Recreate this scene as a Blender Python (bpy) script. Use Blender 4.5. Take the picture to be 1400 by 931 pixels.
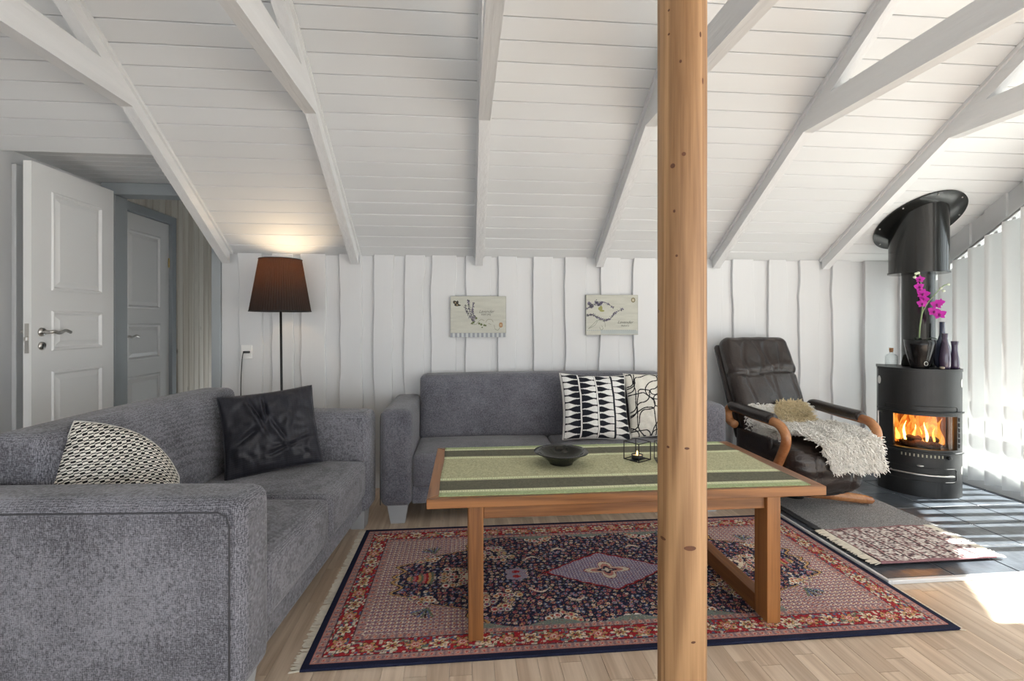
import bpy, bmesh, math, random
import numpy as np
from mathutils import Vector, Matrix, noise as mnoise

for o in list(bpy.data.objects):
    bpy.data.objects.remove(o)
scene = bpy.context.scene
COL = scene.collection
random.seed(7)
RNG = np.random.default_rng(7)
R = math.radians

# ------------------------------------------------------------------ camera
YAW = R(5.4); CAM_H = 1.15; F_PX = 676.0; HORIZON = 441.0
cam_d = bpy.data.cameras.new('camera'); cam = bpy.data.objects.new('camera', cam_d); COL.objects.link(cam)
cam.location = (0, 0, CAM_H)
cam.rotation_euler = (R(90), 0, -YAW)
cam_d.sensor_width = 36; cam_d.lens = F_PX / 1400 * 36
cam_d.shift_y = -(465.5 - HORIZON) / 1400
cam_d.clip_start = 0.05
scene.camera = cam

# ------------------------------------------------------------------ world, sun, exposure
scene.view_settings.view_transform = 'Standard'
scene.view_settings.look = 'None'
scene.view_settings.gamma = 1
scene.view_settings.use_curve_mapping = False
scene.view_settings.exposure = 1.0
world = bpy.data.worlds.new('world'); scene.world = world; world.use_nodes = True
wb = world.node_tree.nodes['Background']
wb.inputs['Color'].default_value = (0.90, 0.955, 1.0, 1); wb.inputs['Strength'].default_value = 1.75
sun_d = bpy.data.lights.new('sun_offscreen', 'SUN'); sun_d.energy = 15.0; sun_d.angle = R(0.6); sun_d.color = (1.0, 0.975, 0.94)
sun = bpy.data.objects.new('sun_offscreen', sun_d); COL.objects.link(sun)
sun.rotation_euler = Vector((-1.0, 0.05, -1.0)).to_track_quat('-Z', 'Y').to_euler()
sun.location = (6, 2, 5)

# ------------------------------------------------------------------ helpers
def pix_ray(x, y):
    u = (x - 700) / F_PX; v = (HORIZON - y) / F_PX
    return (u * math.cos(YAW) + math.sin(YAW), -u * math.sin(YAW) + math.cos(YAW), v)
def wall_x(x, Y):                        # X on the plane Y of a pixel column
    r = pix_ray(x, 0); return r[0] * Y / r[1]
def in_frame(p, m=30):
    xc = p[0]*math.cos(YAW) - p[1]*math.sin(YAW); d = p[0]*math.sin(YAW) + p[1]*math.cos(YAW)
    if d < 0.2: return False
    px = 700 + F_PX*xc/d; py = HORIZON - F_PX*(p[2]-CAM_H)/d
    return -m < px < 1400+m and -m < py < 931+m

def link(o, parent=None):
    COL.objects.link(o)
    if parent is not None: o.parent = parent
    return o
def mesh_obj(name, verts, faces, mat=None, parent=None, smooth=False, cols=None):
    me = bpy.data.meshes.new(name)
    me.from_pydata([tuple(v) for v in verts], [], [tuple(f) for f in faces])
    if cols is not None:
        at = me.color_attributes.new('Col', 'FLOAT_COLOR', 'POINT')
        c4 = np.ones((len(verts), 4), dtype=np.float32); c4[:, :3] = np.asarray(cols, dtype=np.float32)
        at.data.foreach_set('color', c4.ravel())
    me.update()
    if smooth:
        me.polygons.foreach_set('use_smooth', [True] * len(me.polygons))
    if mat: me.materials.append(mat)
    return link(bpy.data.objects.new(name, me), parent)
def bm_obj(name, bm, mat=None, parent=None, smooth=False):
    me = bpy.data.meshes.new(name); bmesh.ops.recalc_face_normals(bm, faces=bm.faces[:]); bm.to_mesh(me); bm.free()
    if smooth:
        me.polygons.foreach_set('use_smooth', [True] * len(me.polygons))
    if mat: me.materials.append(mat)
    return link(bpy.data.objects.new(name, me), parent)
def empty(name, loc=(0, 0, 0), rz=0):
    o = bpy.data.objects.new(name, None); COL.objects.link(o)
    o.location = loc; o.rotation_euler = (0, 0, rz); o.empty_display_size = 0.1
    return o
def tag(o, label, cat, group=None):
    o['label'] = label; o['category'] = cat
    if group: o['group'] = group
    return o
def struct(o, label=None):
    o['kind'] = 'structure'
    if label: o['label'] = label
    return o
def stuff(o):
    o['kind'] = 'stuff'; return o

def bm_box(bm, lo, hi, bev=0.0, seg=2, rot=None, piv=None):
    c = [(lo[i] + hi[i]) / 2 for i in range(3)]; s = [hi[i] - lo[i] for i in range(3)]
    g = bmesh.ops.create_cube(bm, size=1.0)
    vs = g['verts']
    for v in vs: v.co = Vector((v.co.x*s[0]+c[0], v.co.y*s[1]+c[1], v.co.z*s[2]+c[2]))
    if bev > 0:
        es = list({e for v in vs for e in v.link_edges})
        r = bmesh.ops.bevel(bm, geom=es, offset=bev, segments=seg, affect='EDGES', profile=0.5)
        vs = list({v for f in r['faces'] for v in f.verts} | {v for v in vs if v.is_valid})
    if rot is not None:
        bmesh.ops.rotate(bm, verts=vs, cent=piv if piv is not None else c, matrix=rot)
    return vs
def box(name, lo, hi, mat, parent=None, bev=0.0, seg=2, smooth=False, rot=None, piv=None):
    bm = bmesh.new(); bm_box(bm, lo, hi, bev, seg, rot, piv)
    return bm_obj(name, bm, mat, parent, smooth)
def soft_box(name, lo, hi, rad, mat, parent=None, puff=(0, 0, 0), n=14, wob=0.0, seed=0.0, warp=None):
    """rounded upholstered block: a grid cube pushed onto a rounded box, with bulging faces"""
    lo = np.array(lo, float); hi = np.array(hi, float); c = (lo + hi) / 2; h = (hi - lo) / 2
    bm = bmesh.new(); bmesh.ops.create_cube(bm, size=2.0)
    bmesh.ops.subdivide_edges(bm, edges=bm.edges[:], cuts=n, use_grid_fill=True)
    rad = min(rad, min(h) * 0.98)
    for v in bm.verts:
        p = np.array(v.co)
        # concentrate samples at the rims
        q = np.sign(p) * (1 - (1 - np.abs(p)) ** 1.35)
        q = q * h
        inner = np.clip(q, -(h - rad), h - rad)
        d = q - inner; L = np.linalg.norm(d)
        if L > 1e-9: q = inner + d / max(np.max(np.abs(d)) , 1e-9) * rad * (np.max(np.abs(d)) / L) if False else inner + d / L * rad
        else: q = inner
        t = np.abs(q) / h
        b = np.array([(1 - t[1]**2) * (1 - t[2]**2), (1 - t[0]**2) * (1 - t[2]**2), (1 - t[0]**2) * (1 - t[1]**2)])
        q = q + np.sign(p) * b * np.array(puff) * (np.abs(p) > 0.999)
        if wob:
            nv = mnoise.noise(Vector((q[0]*4 + seed, q[1]*4, q[2]*4)))
            q = q * (1 + wob * nv)
        q = q + c
        if warp is not None: q = warp(q)
        v.co = Vector(q)
    return bm_obj(name, bm, mat, parent, True)
def tube_data(pts, rad, seg=8, cap=True, flat=1.0):
    pts = [Vector(p) for p in pts]; n = len(pts)
    rads = rad if hasattr(rad, '__len__') else [rad] * n
    V = []; Fc = []
    up = Vector((0, 0, 1)); prev = None
    for i, p in enumerate(pts):
        t = (pts[min(i+1, n-1)] - pts[max(i-1, 0)]).normalized()
        if prev is None:
            a = up if abs(t.z) < 0.95 else Vector((1, 0, 0))
            s = t.cross(a).normalized()
        else:
            s = (prev - t * prev.dot(t)).normalized()
        prev = s; w = s.cross(t).normalized()
        for k in range(seg):
            an = 2*math.pi*k/seg
            V.append(p + (s*math.cos(an) + w*math.sin(an)*flat) * rads[i])
    for i in range(n-1):
        for k in range(seg):
            a = i*seg+k; b = i*seg+(k+1) % seg
            Fc.append((a, b, b+seg, a+seg))
    if cap:
        Fc.append(tuple(range(seg))[::-1]); Fc.append(tuple(range((n-1)*seg, n*seg)))
    return V, Fc
def tube(name, pts, rad, mat, parent=None, seg=8, flat=1.0):
    V, Fc = tube_data(pts, rad, seg, True, flat)
    return mesh_obj(name, V, Fc, mat, parent, True)
def smooth_path(pts, n=8):
    P = [Vector(p) for p in pts]; out = []
    for i in range(len(P)-1):
        p0 = P[max(i-1, 0)]; p1 = P[i]; p2 = P[i+1]; p3 = P[min(i+2, len(P)-1)]
        for k in range(n):
            t = k/n
            out.append(0.5*((2*p1)+(-p0+p2)*t+(2*p0-5*p1+4*p2-p3)*t*t+(-p0+3*p1-3*p2+p3)*t**3))
    out.append(P[-1]); return out
def lathe(name, prof, mat, parent=None, seg=32, center=(0, 0, 0), smooth=True, pleat=None):
    V = []; Fc = []; n = len(prof)
    for r, z in prof:
        for k in range(seg):
            a = 2*math.pi*k/seg
            rr = r * (1 + (pleat if pleat and k % 2 else 0))
            V.append((center[0]+rr*math.cos(a), center[1]+rr*math.sin(a), center[2]+z))
    for i in range(n-1):
        for k in range(seg):
            a = i*seg+k; b = i*seg+(k+1) % seg
            Fc.append((a, b, b+seg, a+seg))
    return mesh_obj(name, V, Fc, mat, parent, smooth)
def prism(name, poly, z0, z1, mat, parent=None, bev=0.0):
    bm = bmesh.new()
    b = [bm.verts.new((p[0], p[1], z0)) for p in poly]; t = [bm.verts.new((p[0], p[1], z1)) for p in poly]
    n = len(poly); bm.faces.new(b[::-1]); bm.faces.new(t)
    for i in range(n): bm.faces.new((b[i], b[(i+1) % n], t[(i+1) % n], t[i]))
    return bm_obj(name, bm, mat, parent)
def poly_solid(name, A, B, mat, parent=None):
    """solid between two matching polygons A and B (lists of 3-D points)"""
    n = len(A); V = list(A) + list(B)
    Fc = [tuple(range(n)), tuple(range(2*n-1, n-1, -1))] + [(i, i+n, (i+1) % n + n, (i+1) % n) for i in range(n)]
    bm = bmesh.new(); vs = [bm.verts.new(v) for v in V]
    for f in Fc: bm.faces.new([vs[i] for i in f])
    return bm_obj(name, bm, mat, parent)
def text_obj(name, body, size, mat, parent, mw, shear=0.0, ext=0.0003, sx=1.0):
    cu = bpy.data.curves.new(name, 'FONT'); cu.body = body; cu.size = size; cu.shear = shear; cu.extrude = ext
    cu.align_x = 'CENTER'; cu.resolution_u = 3
    ob = bpy.data.objects.new(name + '_curve', cu); COL.objects.link(ob)
    dg = bpy.context.evaluated_depsgraph_get(); me = bpy.data.meshes.new_from_object(ob.evaluated_get(dg))
    bpy.data.objects.remove(ob)
    me.name = name; me.transform(mw @ Matrix.Diagonal((sx, 1, 1, 1))); me.materials.clear(); me.materials.append(mat)
    return link(bpy.data.objects.new(name, me), parent)
def copy_tree(o, parent=None):
    c = o.copy(); COL.objects.link(c); c.parent = parent
    for ch in list(o.children): copy_tree(ch, c)
    return c

# ------------------------------------------------------------------ materials
def s2l(c):
    c = np.asarray(c, float) / 255.0
    return tuple(np.where(c <= 0.04045, c/12.92, ((c+0.055)/1.055)**2.4))
def nt_new(name):
    m = bpy.data.materials.new(name); m.use_nodes = True
    nt = m.node_tree; b = nt.nodes['Principled BSDF']
    return m, nt, b
def N(nt, kind, **kw):
    n = nt.nodes.new(kind)
    for k, v in kw.items(): setattr(n, k, v)
    return n
def coord(nt, scale=(1, 1, 1), kind='Object', rot=(0, 0, 0)):
    tc = N(nt, 'ShaderNodeTexCoord'); mp = N(nt, 'ShaderNodeMapping')
    mp.inputs['Scale'].default_value = scale; mp.inputs['Rotation'].default_value = rot
    nt.links.new(tc.outputs[kind], mp.inputs['Vector']); return mp.outputs['Vector']
def mat_basic(name, col, rough=0.5, metal=0.0, var=0.0, vscale=6.0, bump=0.0, bscale=60.0, col2=None, stretch=(1, 1, 1), spec=0.5, coat=0.0, rnd=0.0, sheen=0.0):
    m, nt, b = nt_new(name)
    b.inputs['Roughness'].default_value = rough; b.inputs['Metallic'].default_value = metal
    b.inputs['Specular IOR Level'].default_value = spec; b.inputs['Coat Weight'].default_value = coat
    if sheen: b.inputs['Sheen Weight'].default_value = sheen
    col = tuple(col)
    c2 = tuple(col2) if col2 is not None else tuple(c * (1 - var) for c in col)
    vec = coord(nt, stretch)
    src = None
    if var > 0 or col2 is not None:
        tn = N(nt, 'ShaderNodeTexNoise'); tn.inputs['Scale'].default_value = vscale; tn.inputs['Detail'].default_value = 6
        nt.links.new(vec, tn.inputs['Vector'])
        cr = N(nt, 'ShaderNodeValToRGB'); cr.color_ramp.elements[0].position = 0.35; cr.color_ramp.elements[1].position = 0.65
        cr.color_ramp.elements[0].color = (*c2, 1); cr.color_ramp.elements[1].color = (*col, 1)
        nt.links.new(tn.outputs['Fac'], cr.inputs['Fac']); src = cr.outputs['Color']
    else:
        b.inputs['Base Color'].default_value = (*col, 1)
    if rnd > 0:
        oi = N(nt, 'ShaderNodeObjectInfo'); mr = N(nt, 'ShaderNodeMapRange')
        mr.inputs['To Min'].default_value = 1 - rnd; mr.inputs['To Max'].default_value = 1 + rnd
        nt.links.new(oi.outputs['Random'], mr.inputs['Value'])
        mx = N(nt, 'ShaderNodeMix', data_type='RGBA', blend_type='MULTIPLY'); mx.inputs[0].default_value = 1
        if src is not None: nt.links.new(src, mx.inputs[6])
        else: mx.inputs[6].default_value = (*col, 1)
        nt.links.new(mr.outputs['Result'], mx.inputs[7]); src = mx.outputs[2]
    if src is not None: nt.links.new(src, b.inputs['Base Color'])
    if bump > 0:
        bn = N(nt, 'ShaderNodeTexNoise'); bn.inputs['Scale'].default_value = bscale; bn.inputs['Detail'].default_value = 4
        nt.links.new(vec, bn.inputs['Vector'])
        bp = N(nt, 'ShaderNodeBump'); bp.inputs['Strength'].default_value = bump; bp.inputs['Distance'].default_value = 0.01
        nt.links.new(bn.outputs['Fac'], bp.inputs['Height']); nt.links.new(bp.outputs['Normal'], b.inputs['Normal'])
    return m
def mat_wood(name, c1, c2, axis=0, freq=30.0, rough=0.45, rnd=0.12, dist=5.0, stretch=0.06, knots=0.0, bump=0.08, per_obj=True):
    """grain along the given object axis: stretched noise feeding a wave"""
    m, nt, b = nt_new(name)
    sc = [1.0, 1.0, 1.0]; sc[axis] = stretch
    tc = N(nt, 'ShaderNodeTexCoord'); mp = N(nt, 'ShaderNodeMapping'); mp.inputs['Scale'].default_value = sc
    nt.links.new(tc.outputs['Object'], mp.inputs['Vector'])
    oi = N(nt, 'ShaderNodeObjectInfo')
    vm = N(nt, 'ShaderNodeVectorMath', operation='MULTIPLY'); vm.inputs[1].default_value = (7.3, 5.1, 3.7)
    cb = N(nt, 'ShaderNodeCombineXYZ')
    for i in range(3): nt.links.new(oi.outputs['Random'], cb.inputs[i])
    nt.links.new(cb.outputs[0], vm.inputs[0])
    va = N(nt, 'ShaderNodeVectorMath', operation='ADD'); nt.links.new(mp.outputs[0], va.inputs[0]); nt.links.new(vm.outputs[0], va.inputs[1])
    n1 = N(nt, 'ShaderNodeTexNoise'); n1.inputs['Scale'].default_value = freq * 0.35; n1.inputs['Detail'].default_value = 3
    n1.inputs['Distortion'].default_value = 0.6
    nt.links.new(va.outputs[0], n1.inputs['Vector'])
    ml = N(nt, 'ShaderNodeMath', operation='MULTIPLY'); ml.inputs[1].default_value = dist * 6.28
    nt.links.new(n1.outputs['Fac'], ml.inputs[0])
    sn = N(nt, 'ShaderNodeMath', operation='SINE'); nt.links.new(ml.outputs[0], sn.inputs[0])
    n2 = N(nt, 'ShaderNodeTexNoise'); n2.inputs['Scale'].default_value = freq * 5; n2.inputs['Detail'].default_value = 5
    nt.links.new(va.outputs[0], n2.inputs['Vector'])
    mr = N(nt, 'ShaderNodeMapRange'); mr.inputs['From Min'].default_value = -1; nt.links.new(sn.outputs[0], mr.inputs['Value'])
    mm = N(nt, 'ShaderNodeMath', operation='MULTIPLY_ADD'); mm.inputs[1].default_value = 0.45
    nt.links.new(mr.outputs[0], mm.inputs[0])
    m3 = N(nt, 'ShaderNodeMath', operation='MULTIPLY'); m3.inputs[1].default_value = 0.55; nt.links.new(n2.outputs['Fac'], m3.inputs[0])
    nt.links.new(m3.outputs[0], mm.inputs[2])
    cr = N(nt, 'ShaderNodeValToRGB'); cr.color_ramp.elements[0].position = 0.15; cr.color_ramp.elements[1].position = 0.8
    cr.color_ramp.elements[0].color = (*c1, 1); cr.color_ramp.elements[1].color = (*c2, 1)
    nt.links.new(mm.outputs[0], cr.inputs['Fac']); src = cr.outputs['Color']
    if rnd > 0:
        mr2 = N(nt, 'ShaderNodeMapRange'); mr2.inputs['To Min'].default_value = 1 - rnd; mr2.inputs['To Max'].default_value = 1 + rnd
        nt.links.new(oi.outputs['Random'], mr2.inputs['Value'])
        mx = N(nt, 'ShaderNodeMix', data_type='RGBA', blend_type='MULTIPLY'); mx.inputs[0].default_value = 1
        nt.links.new(src, mx.inputs[6]); nt.links.new(mr2.outputs[0], mx.inputs[7]); src = mx.outputs[2]
    if knots > 0:
        vo = N(nt, 'ShaderNodeTexVoronoi'); vo.inputs['Scale'].default_value = 7.0
        sc2 = [1.0, 1.0, 1.0]; sc2[axis] = 0.45
        mp2 = N(nt, 'ShaderNodeMapping'); mp2.inputs['Scale'].default_value = sc2
        nt.links.new(tc.outputs['Object'], mp2.inputs['Vector'])
        va2 = N(nt, 'ShaderNodeVectorMath', operation='ADD'); nt.links.new(mp2.outputs[0], va2.inputs[0]); nt.links.new(vm.outputs[0], va2.inputs[1])
        nt.links.new(va2.outputs[0], vo.inputs['Vector'])
        kr = N(nt, 'ShaderNodeValToRGB'); kr.color_ramp.elements[0].position = 0.03; kr.color_ramp.elements[1].position = 0.10
        kr.color_ramp.elements[0].color = (1, 1, 1, 1); kr.color_ramp.elements[1].color = (0, 0, 0, 1)
        nt.links.new(vo.outputs['Distance'], kr.inputs['Fac'])
        km = N(nt, 'ShaderNodeMath', operation='MULTIPLY'); km.inputs[1].default_value = knots; nt.links.new(kr.outputs[0], km.inputs[0])
        mk = N(nt, 'ShaderNodeMix', data_type='RGBA'); nt.links.new(km.outputs[0], mk.inputs[0]); nt.links.new(src, mk.inputs[6])
        mk.inputs[7].default_value = (c1[0]*0.35, c1[1]*0.28, c1[2]*0.25, 1); src = mk.outputs[2]
    nt.links.new(src, b.inputs['Base Color']); b.inputs['Roughness'].default_value = rough
    if bump:
        bp = N(nt, 'ShaderNodeBump'); bp.inputs['Strength'].default_value = bump; bp.inputs['Distance'].default_value = 0.004
        nt.links.new(mm.outputs[0], bp.inputs['Height']); nt.links.new(bp.outputs['Normal'], b.inputs['Normal'])
    return m
def mat_attr(name, rough=0.85, bump=0.25, bscale=500.0, var=0.12, vscale=250.0):
    """colour comes from the painted 'Col' attribute, with yarn grain on top"""
    m, nt, b = nt_new(name)
    at = N(nt, 'ShaderNodeAttribute', attribute_name='Col'); vec = coord(nt)
    tn = N(nt, 'ShaderNodeTexNoise'); tn.inputs['Scale'].default_value = vscale; tn.inputs['Detail'].default_value = 3
    nt.links.new(vec, tn.inputs['Vector'])
    mr = N(nt, 'ShaderNodeMapRange'); mr.inputs['From Min'].default_value = 0.3; mr.inputs['From Max'].default_value = 0.7
    mr.inputs['To Min'].default_value = 1 - var; mr.inputs['To Max'].default_value = 1 + var
    nt.links.new(tn.outputs['Fac'], mr.inputs['Value'])
    mx = N(nt, 'ShaderNodeMix', data_type='RGBA', blend_type='MULTIPLY'); mx.inputs[0].default_value = 1
    nt.links.new(at.outputs['Color'], mx.inputs[6]); nt.links.new(mr.outputs[0], mx.inputs[7])
    nt.links.new(mx.outputs[2], b.inputs['Base Color']); b.inputs['Roughness'].default_value = rough
    b.inputs['Specular IOR Level'].default_value = 0.2
    if bump:
        bn = N(nt, 'ShaderNodeTexNoise'); bn.inputs['Scale'].default_value = bscale; nt.links.new(vec, bn.inputs['Vector'])
        bp = N(nt, 'ShaderNodeBump'); bp.inputs['Strength'].default_value = bump; bp.inputs['Distance'].default_value = 0.003
        nt.links.new(bn.outputs['Fac'], bp.inputs['Height']); nt.links.new(bp.outputs['Normal'], b.inputs['Normal'])
    return m
def mat_fabric(name, c1, c2, period=0.0045, patch=3.0, weave=0.5):
    """woven upholstery: a lattice of crossing threads in object space, flecks and soft nap patches"""
    m, nt, b = nt_new(name); vec = coord(nt)
    sp = N(nt, 'ShaderNodeSeparateXYZ'); wn = N(nt, 'ShaderNodeTexNoise'); wn.inputs['Scale'].default_value = 70
    nt.links.new(vec, wn.inputs['Vector'])
    vs = N(nt, 'ShaderNodeVectorMath', operation='SCALE'); vs.inputs['Scale'].default_value = 0.010; nt.links.new(wn.outputs['Color'], vs.inputs[0])
    va = N(nt, 'ShaderNodeVectorMath', operation='ADD'); nt.links.new(vec, va.inputs[0]); nt.links.new(vs.outputs[0], va.inputs[1])
    nt.links.new(va.outputs[0], sp.inputs[0])
    sines = []
    for i in range(3):
        mu = N(nt, 'ShaderNodeMath', operation='MULTIPLY'); mu.inputs[1].default_value = 2*math.pi/period; nt.links.new(sp.outputs[i], mu.inputs[0])
        si = N(nt, 'ShaderNodeMath', operation='SINE'); nt.links.new(mu.outputs[0], si.inputs[0]); sines.append(si)
    a1 = N(nt, 'ShaderNodeMath', operation='ADD'); nt.links.new(sines[0].outputs[0], a1.inputs[0]); nt.links.new(sines[1].outputs[0], a1.inputs[1])
    a2 = N(nt, 'ShaderNodeMath', operation='ADD'); nt.links.new(a1.outputs[0], a2.inputs[0]); nt.links.new(sines[2].outputs[0], a2.inputs[1])
    mr = N(nt, 'ShaderNodeMapRange'); mr.inputs['From Min'].default_value = -2; mr.inputs['From Max'].default_value = 2
    mr.inputs['To Min'].default_value = -weave/2; mr.inputs['To Max'].default_value = weave/2; nt.links.new(a2.outputs[0], mr.inputs['Value'])
    tn = N(nt, 'ShaderNodeTexNoise'); tn.inputs['Scale'].default_value = patch; tn.inputs['Detail'].default_value = 10; tn.inputs['Roughness'].default_value = 0.7
    nt.links.new(vec, tn.inputs['Vector'])
    fn = N(nt, 'ShaderNodeTexNoise'); fn.inputs['Scale'].default_value = 160; fn.inputs['Detail'].default_value = 3; nt.links.new(vec, fn.inputs['Vector'])
    mp = N(nt, 'ShaderNodeMapRange'); mp.inputs['From Min'].default_value = 0.28; mp.inputs['From Max'].default_value = 0.72; mp.inputs['To Min'].default_value = 0.15; mp.inputs['To Max'].default_value = 0.85
    nt.links.new(tn.outputs['Fac'], mp.inputs['Value'])
    fm = N(nt, 'ShaderNodeMapRange'); fm.inputs['From Min'].default_value = 0.3; fm.inputs['From Max'].default_value = 0.7; fm.inputs['To Min'].default_value = -0.3; fm.inputs['To Max'].default_value = 0.3
    nt.links.new(fn.outputs['Fac'], fm.inputs['Value'])
    s1 = N(nt, 'ShaderNodeMath', operation='ADD'); nt.links.new(mr.outputs[0], s1.inputs[0]); nt.links.new(mp.outputs[0], s1.inputs[1])
    s2 = N(nt, 'ShaderNodeMath', operation='ADD'); nt.links.new(s1.outputs[0], s2.inputs[0]); nt.links.new(fm.outputs[0], s2.inputs[1])
    cr = N(nt, 'ShaderNodeValToRGB'); cr.color_ramp.elements[0].color = (*c1, 1); cr.color_ramp.elements[1].color = (*c2, 1)
    nt.links.new(s2.outputs[0], cr.inputs['Fac']); nt.links.new(cr.outputs[0], b.inputs['Base Color'])
    b.inputs['Roughness'].default_value = 0.9; b.inputs['Specular IOR Level'].default_value = 0.15
    b.inputs['Sheen Weight'].default_value = 0.25; b.inputs['Sheen Roughness'].default_value = 0.5
    bp = N(nt, 'ShaderNodeBump'); bp.inputs['Strength'].default_value = 0.35; bp.inputs['Distance'].default_value = 0.0015
    nt.links.new(s2.outputs[0], bp.inputs['Height']); nt.links.new(bp.outputs['Normal'], b.inputs['Normal'])
    return m
def mat_emit(name, col, strength):
    m = bpy.data.materials.new(name); m.use_nodes = True; nt = m.node_tree; nt.nodes.clear()
    e = N(nt, 'ShaderNodeEmission'); e.inputs[0].default_value = (*col, 1); e.inputs[1].default_value = strength
    o = N(nt, 'ShaderNodeOutputMaterial'); nt.links.new(e.outputs[0], o.inputs[0]); return m
def mat_pane(name, tint=(0.97, 0.99, 0.98), gloss=0.07, rough=0.02):
    m = bpy.data.materials.new(name); m.use_nodes = True; nt = m.node_tree; nt.nodes.clear()
    t = N(nt, 'ShaderNodeBsdfTransparent'); t.inputs[0].default_value = (*tint, 1)
    g = N(nt, 'ShaderNodeBsdfGlossy'); g.inputs['Roughness'].default_value = rough
    lw = N(nt, 'ShaderNodeLayerWeight'); lw.inputs[0].default_value = 0.5
    pw = N(nt, 'ShaderNodeMath', operation='POWER'); pw.inputs[1].default_value = 4.0; nt.links.new(lw.outputs['Facing'], pw.inputs[0])
    fr = N(nt, 'ShaderNodeMath', operation='MULTIPLY_ADD'); fr.inputs[1].default_value = 0.7; fr.inputs[2].default_value = gloss * 0.6; nt.links.new(pw.outputs[0], fr.inputs[0])
    mx = N(nt, 'ShaderNodeMixShader'); o = N(nt, 'ShaderNodeOutputMaterial')
    nt.links.new(fr.outputs[0], mx.inputs[0]); nt.links.new(t.outputs[0], mx.inputs[1]); nt.links.new(g.outputs[0], mx.inputs[2])
    nt.links.new(mx.outputs[0], o.inputs[0]); return m
def mat_translucent(name, col, tcol, fac, rough=0.6):
    m, nt, b = nt_new(name)
    b.inputs['Base Color'].default_value = (*col, 1); b.inputs['Roughness'].default_value = rough
    t = N(nt, 'ShaderNodeBsdfTranslucent'); t.inputs[0].default_value = (*tcol, 1)
    mx = N(nt, 'ShaderNodeMixShader'); mx.inputs[0].default_value = fac
    out = nt.nodes['Material Output']
    nt.links.new(b.outputs[0], mx.inputs[1]); nt.links.new(t.outputs[0], mx.inputs[2]); nt.links.new(mx.outputs[0], out.inputs[0])
    return m

M = {}
M['wall_paint'] = mat_basic('white wall paint', (0.69, 0.695, 0.70), 0.55, var=0.05, vscale=3, bump=0.05, bscale=40, stretch=(1, 1, 0.1))
M['ceil_paint'] = mat_basic('white ceiling paint', (0.71, 0.72, 0.725), 0.6, var=0.04, vscale=4, bump=0.04, bscale=40, stretch=(0.1, 1, 1), rnd=0.02)
M['beam_paint'] = mat_basic('white beam paint', (0.74, 0.745, 0.75), 0.5, var=0.05, vscale=20, bump=0.35, bscale=60, stretch=(1, 0.08, 1))
M['ceiling_gap'] = mat_basic('ceiling backing', (0.71, 0.72, 0.725), 0.6)
M['door_paint'] = mat_basic('white door lacquer', (0.80, 0.80, 0.79), 0.35)
M['grey_frame'] = mat_basic('grey blue frame paint', s2l((160, 166, 169)), 0.45, var=0.05)
M['floor_wood'] = mat_wood('light ash strip', s2l((190, 166, 142)), s2l((224, 204, 182)), axis=1, freq=28, rough=0.33, rnd=0.10, stretch=0.05, dist=4)
M['pine_post'] = mat_wood('pine log', s2l((128, 92, 58)), s2l((184, 144, 102)), axis=2, freq=34, rough=0.5, rnd=0, stretch=0.035, dist=5, knots=0.0, bump=0.05)
M['knot'] = mat_basic('pine knot', s2l((104, 62, 36)), 0.5, var=0.3, vscale=60)
M['table_wood'] = mat_wood('teak', s2l((102, 62, 30)), s2l((162, 108, 60)), axis=0, freq=34, rough=0.36, rnd=0.06, stretch=0.04, dist=3)
M['table_wood_y'] = mat_wood('teak deep', s2l((102, 62, 30)), s2l((162, 108, 60)), axis=1, freq=34, rough=0.36, rnd=0.06, stretch=0.04, dist=3)
M['table_wood_z'] = mat_wood('teak upright', s2l((102, 62, 30)), s2l((162, 108, 60)), axis=2, freq=34, rough=0.36, rnd=0.06, stretch=0.04, dist=3)
M['arm_wood'] = mat_wood('bent beech', s2l((136, 82, 48)), s2l((184, 130, 86)), axis=1, freq=18, rough=0.25, rnd=0.0, stretch=0.15, dist=2)
M['panel_wood'] = mat_wood('whitewashed pine', s2l((206, 196, 180)), s2l((232, 226, 214)), axis=2, freq=18, rough=0.6, rnd=0.04, stretch=0.05, dist=3, knots=0.6)
M['sofa'] = mat_fabric('grey woven upholstery', s2l((68, 68, 74)), s2l((144, 144, 152)), period=0.0050, weave=0.75)
M['sofa_fine'] = mat_fabric('grey fine upholstery', s2l((72, 72, 79)), s2l((132, 132, 140)), period=0.0036, weave=0.3)
M['seam'] = mat_basic('upholstery seam', s2l((70, 70, 75)), 0.9)
M['sofa_foot'] = mat_basic('silver grey foot', s2l((170, 172, 175)), 0.4, var=0.05)
M['leather'] = mat_basic('dark brown leather', s2l((46, 38, 35)), 0.26, var=0.3, vscale=9, bump=0.25, bscale=120, spec=0.5)
M['wool'] = mat_basic('cream wool', (0.97, 0.94, 0.88), 0.9, var=0.05, vscale=18, sheen=0.3)
M['wool_cream'] = mat_basic('yellowed wool', s2l((226, 208, 168)), 0.9, var=0.1, vscale=20)
M['wool_hide'] = mat_basic('sheepskin hide', s2l((240, 232, 216)), 0.9)
M['black_steel'] = mat_basic('stove black steel', s2l((44, 45, 46)), 0.42, metal=0.35, var=0.12, vscale=14, bump=0.03, bscale=200)
M['black_gloss'] = mat_basic('black enamel', s2l((30, 31, 30)), 0.16, metal=0.2, spec=0.6)
M['black_matt'] = mat_basic('black metal', s2l((26, 26, 27)), 0.5)
M['pot_black'] = mat_basic('black glazed ceramic', (0.006, 0.006, 0.007), 0.16, spec=0.35)
M['bowl'] = mat_basic('dark bronze glaze', s2l((52, 52, 48)), 0.18, metal=0.5, var=0.4, vscale=25, bump=0.1, bscale=60)
M['chrome'] = mat_basic('brushed nickel', (0.58, 0.56, 0.53), 0.28, metal=1.0)
M['alu'] = mat_basic('white aluminium', (0.72, 0.73, 0.74), 0.4, metal=0.2)
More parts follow.
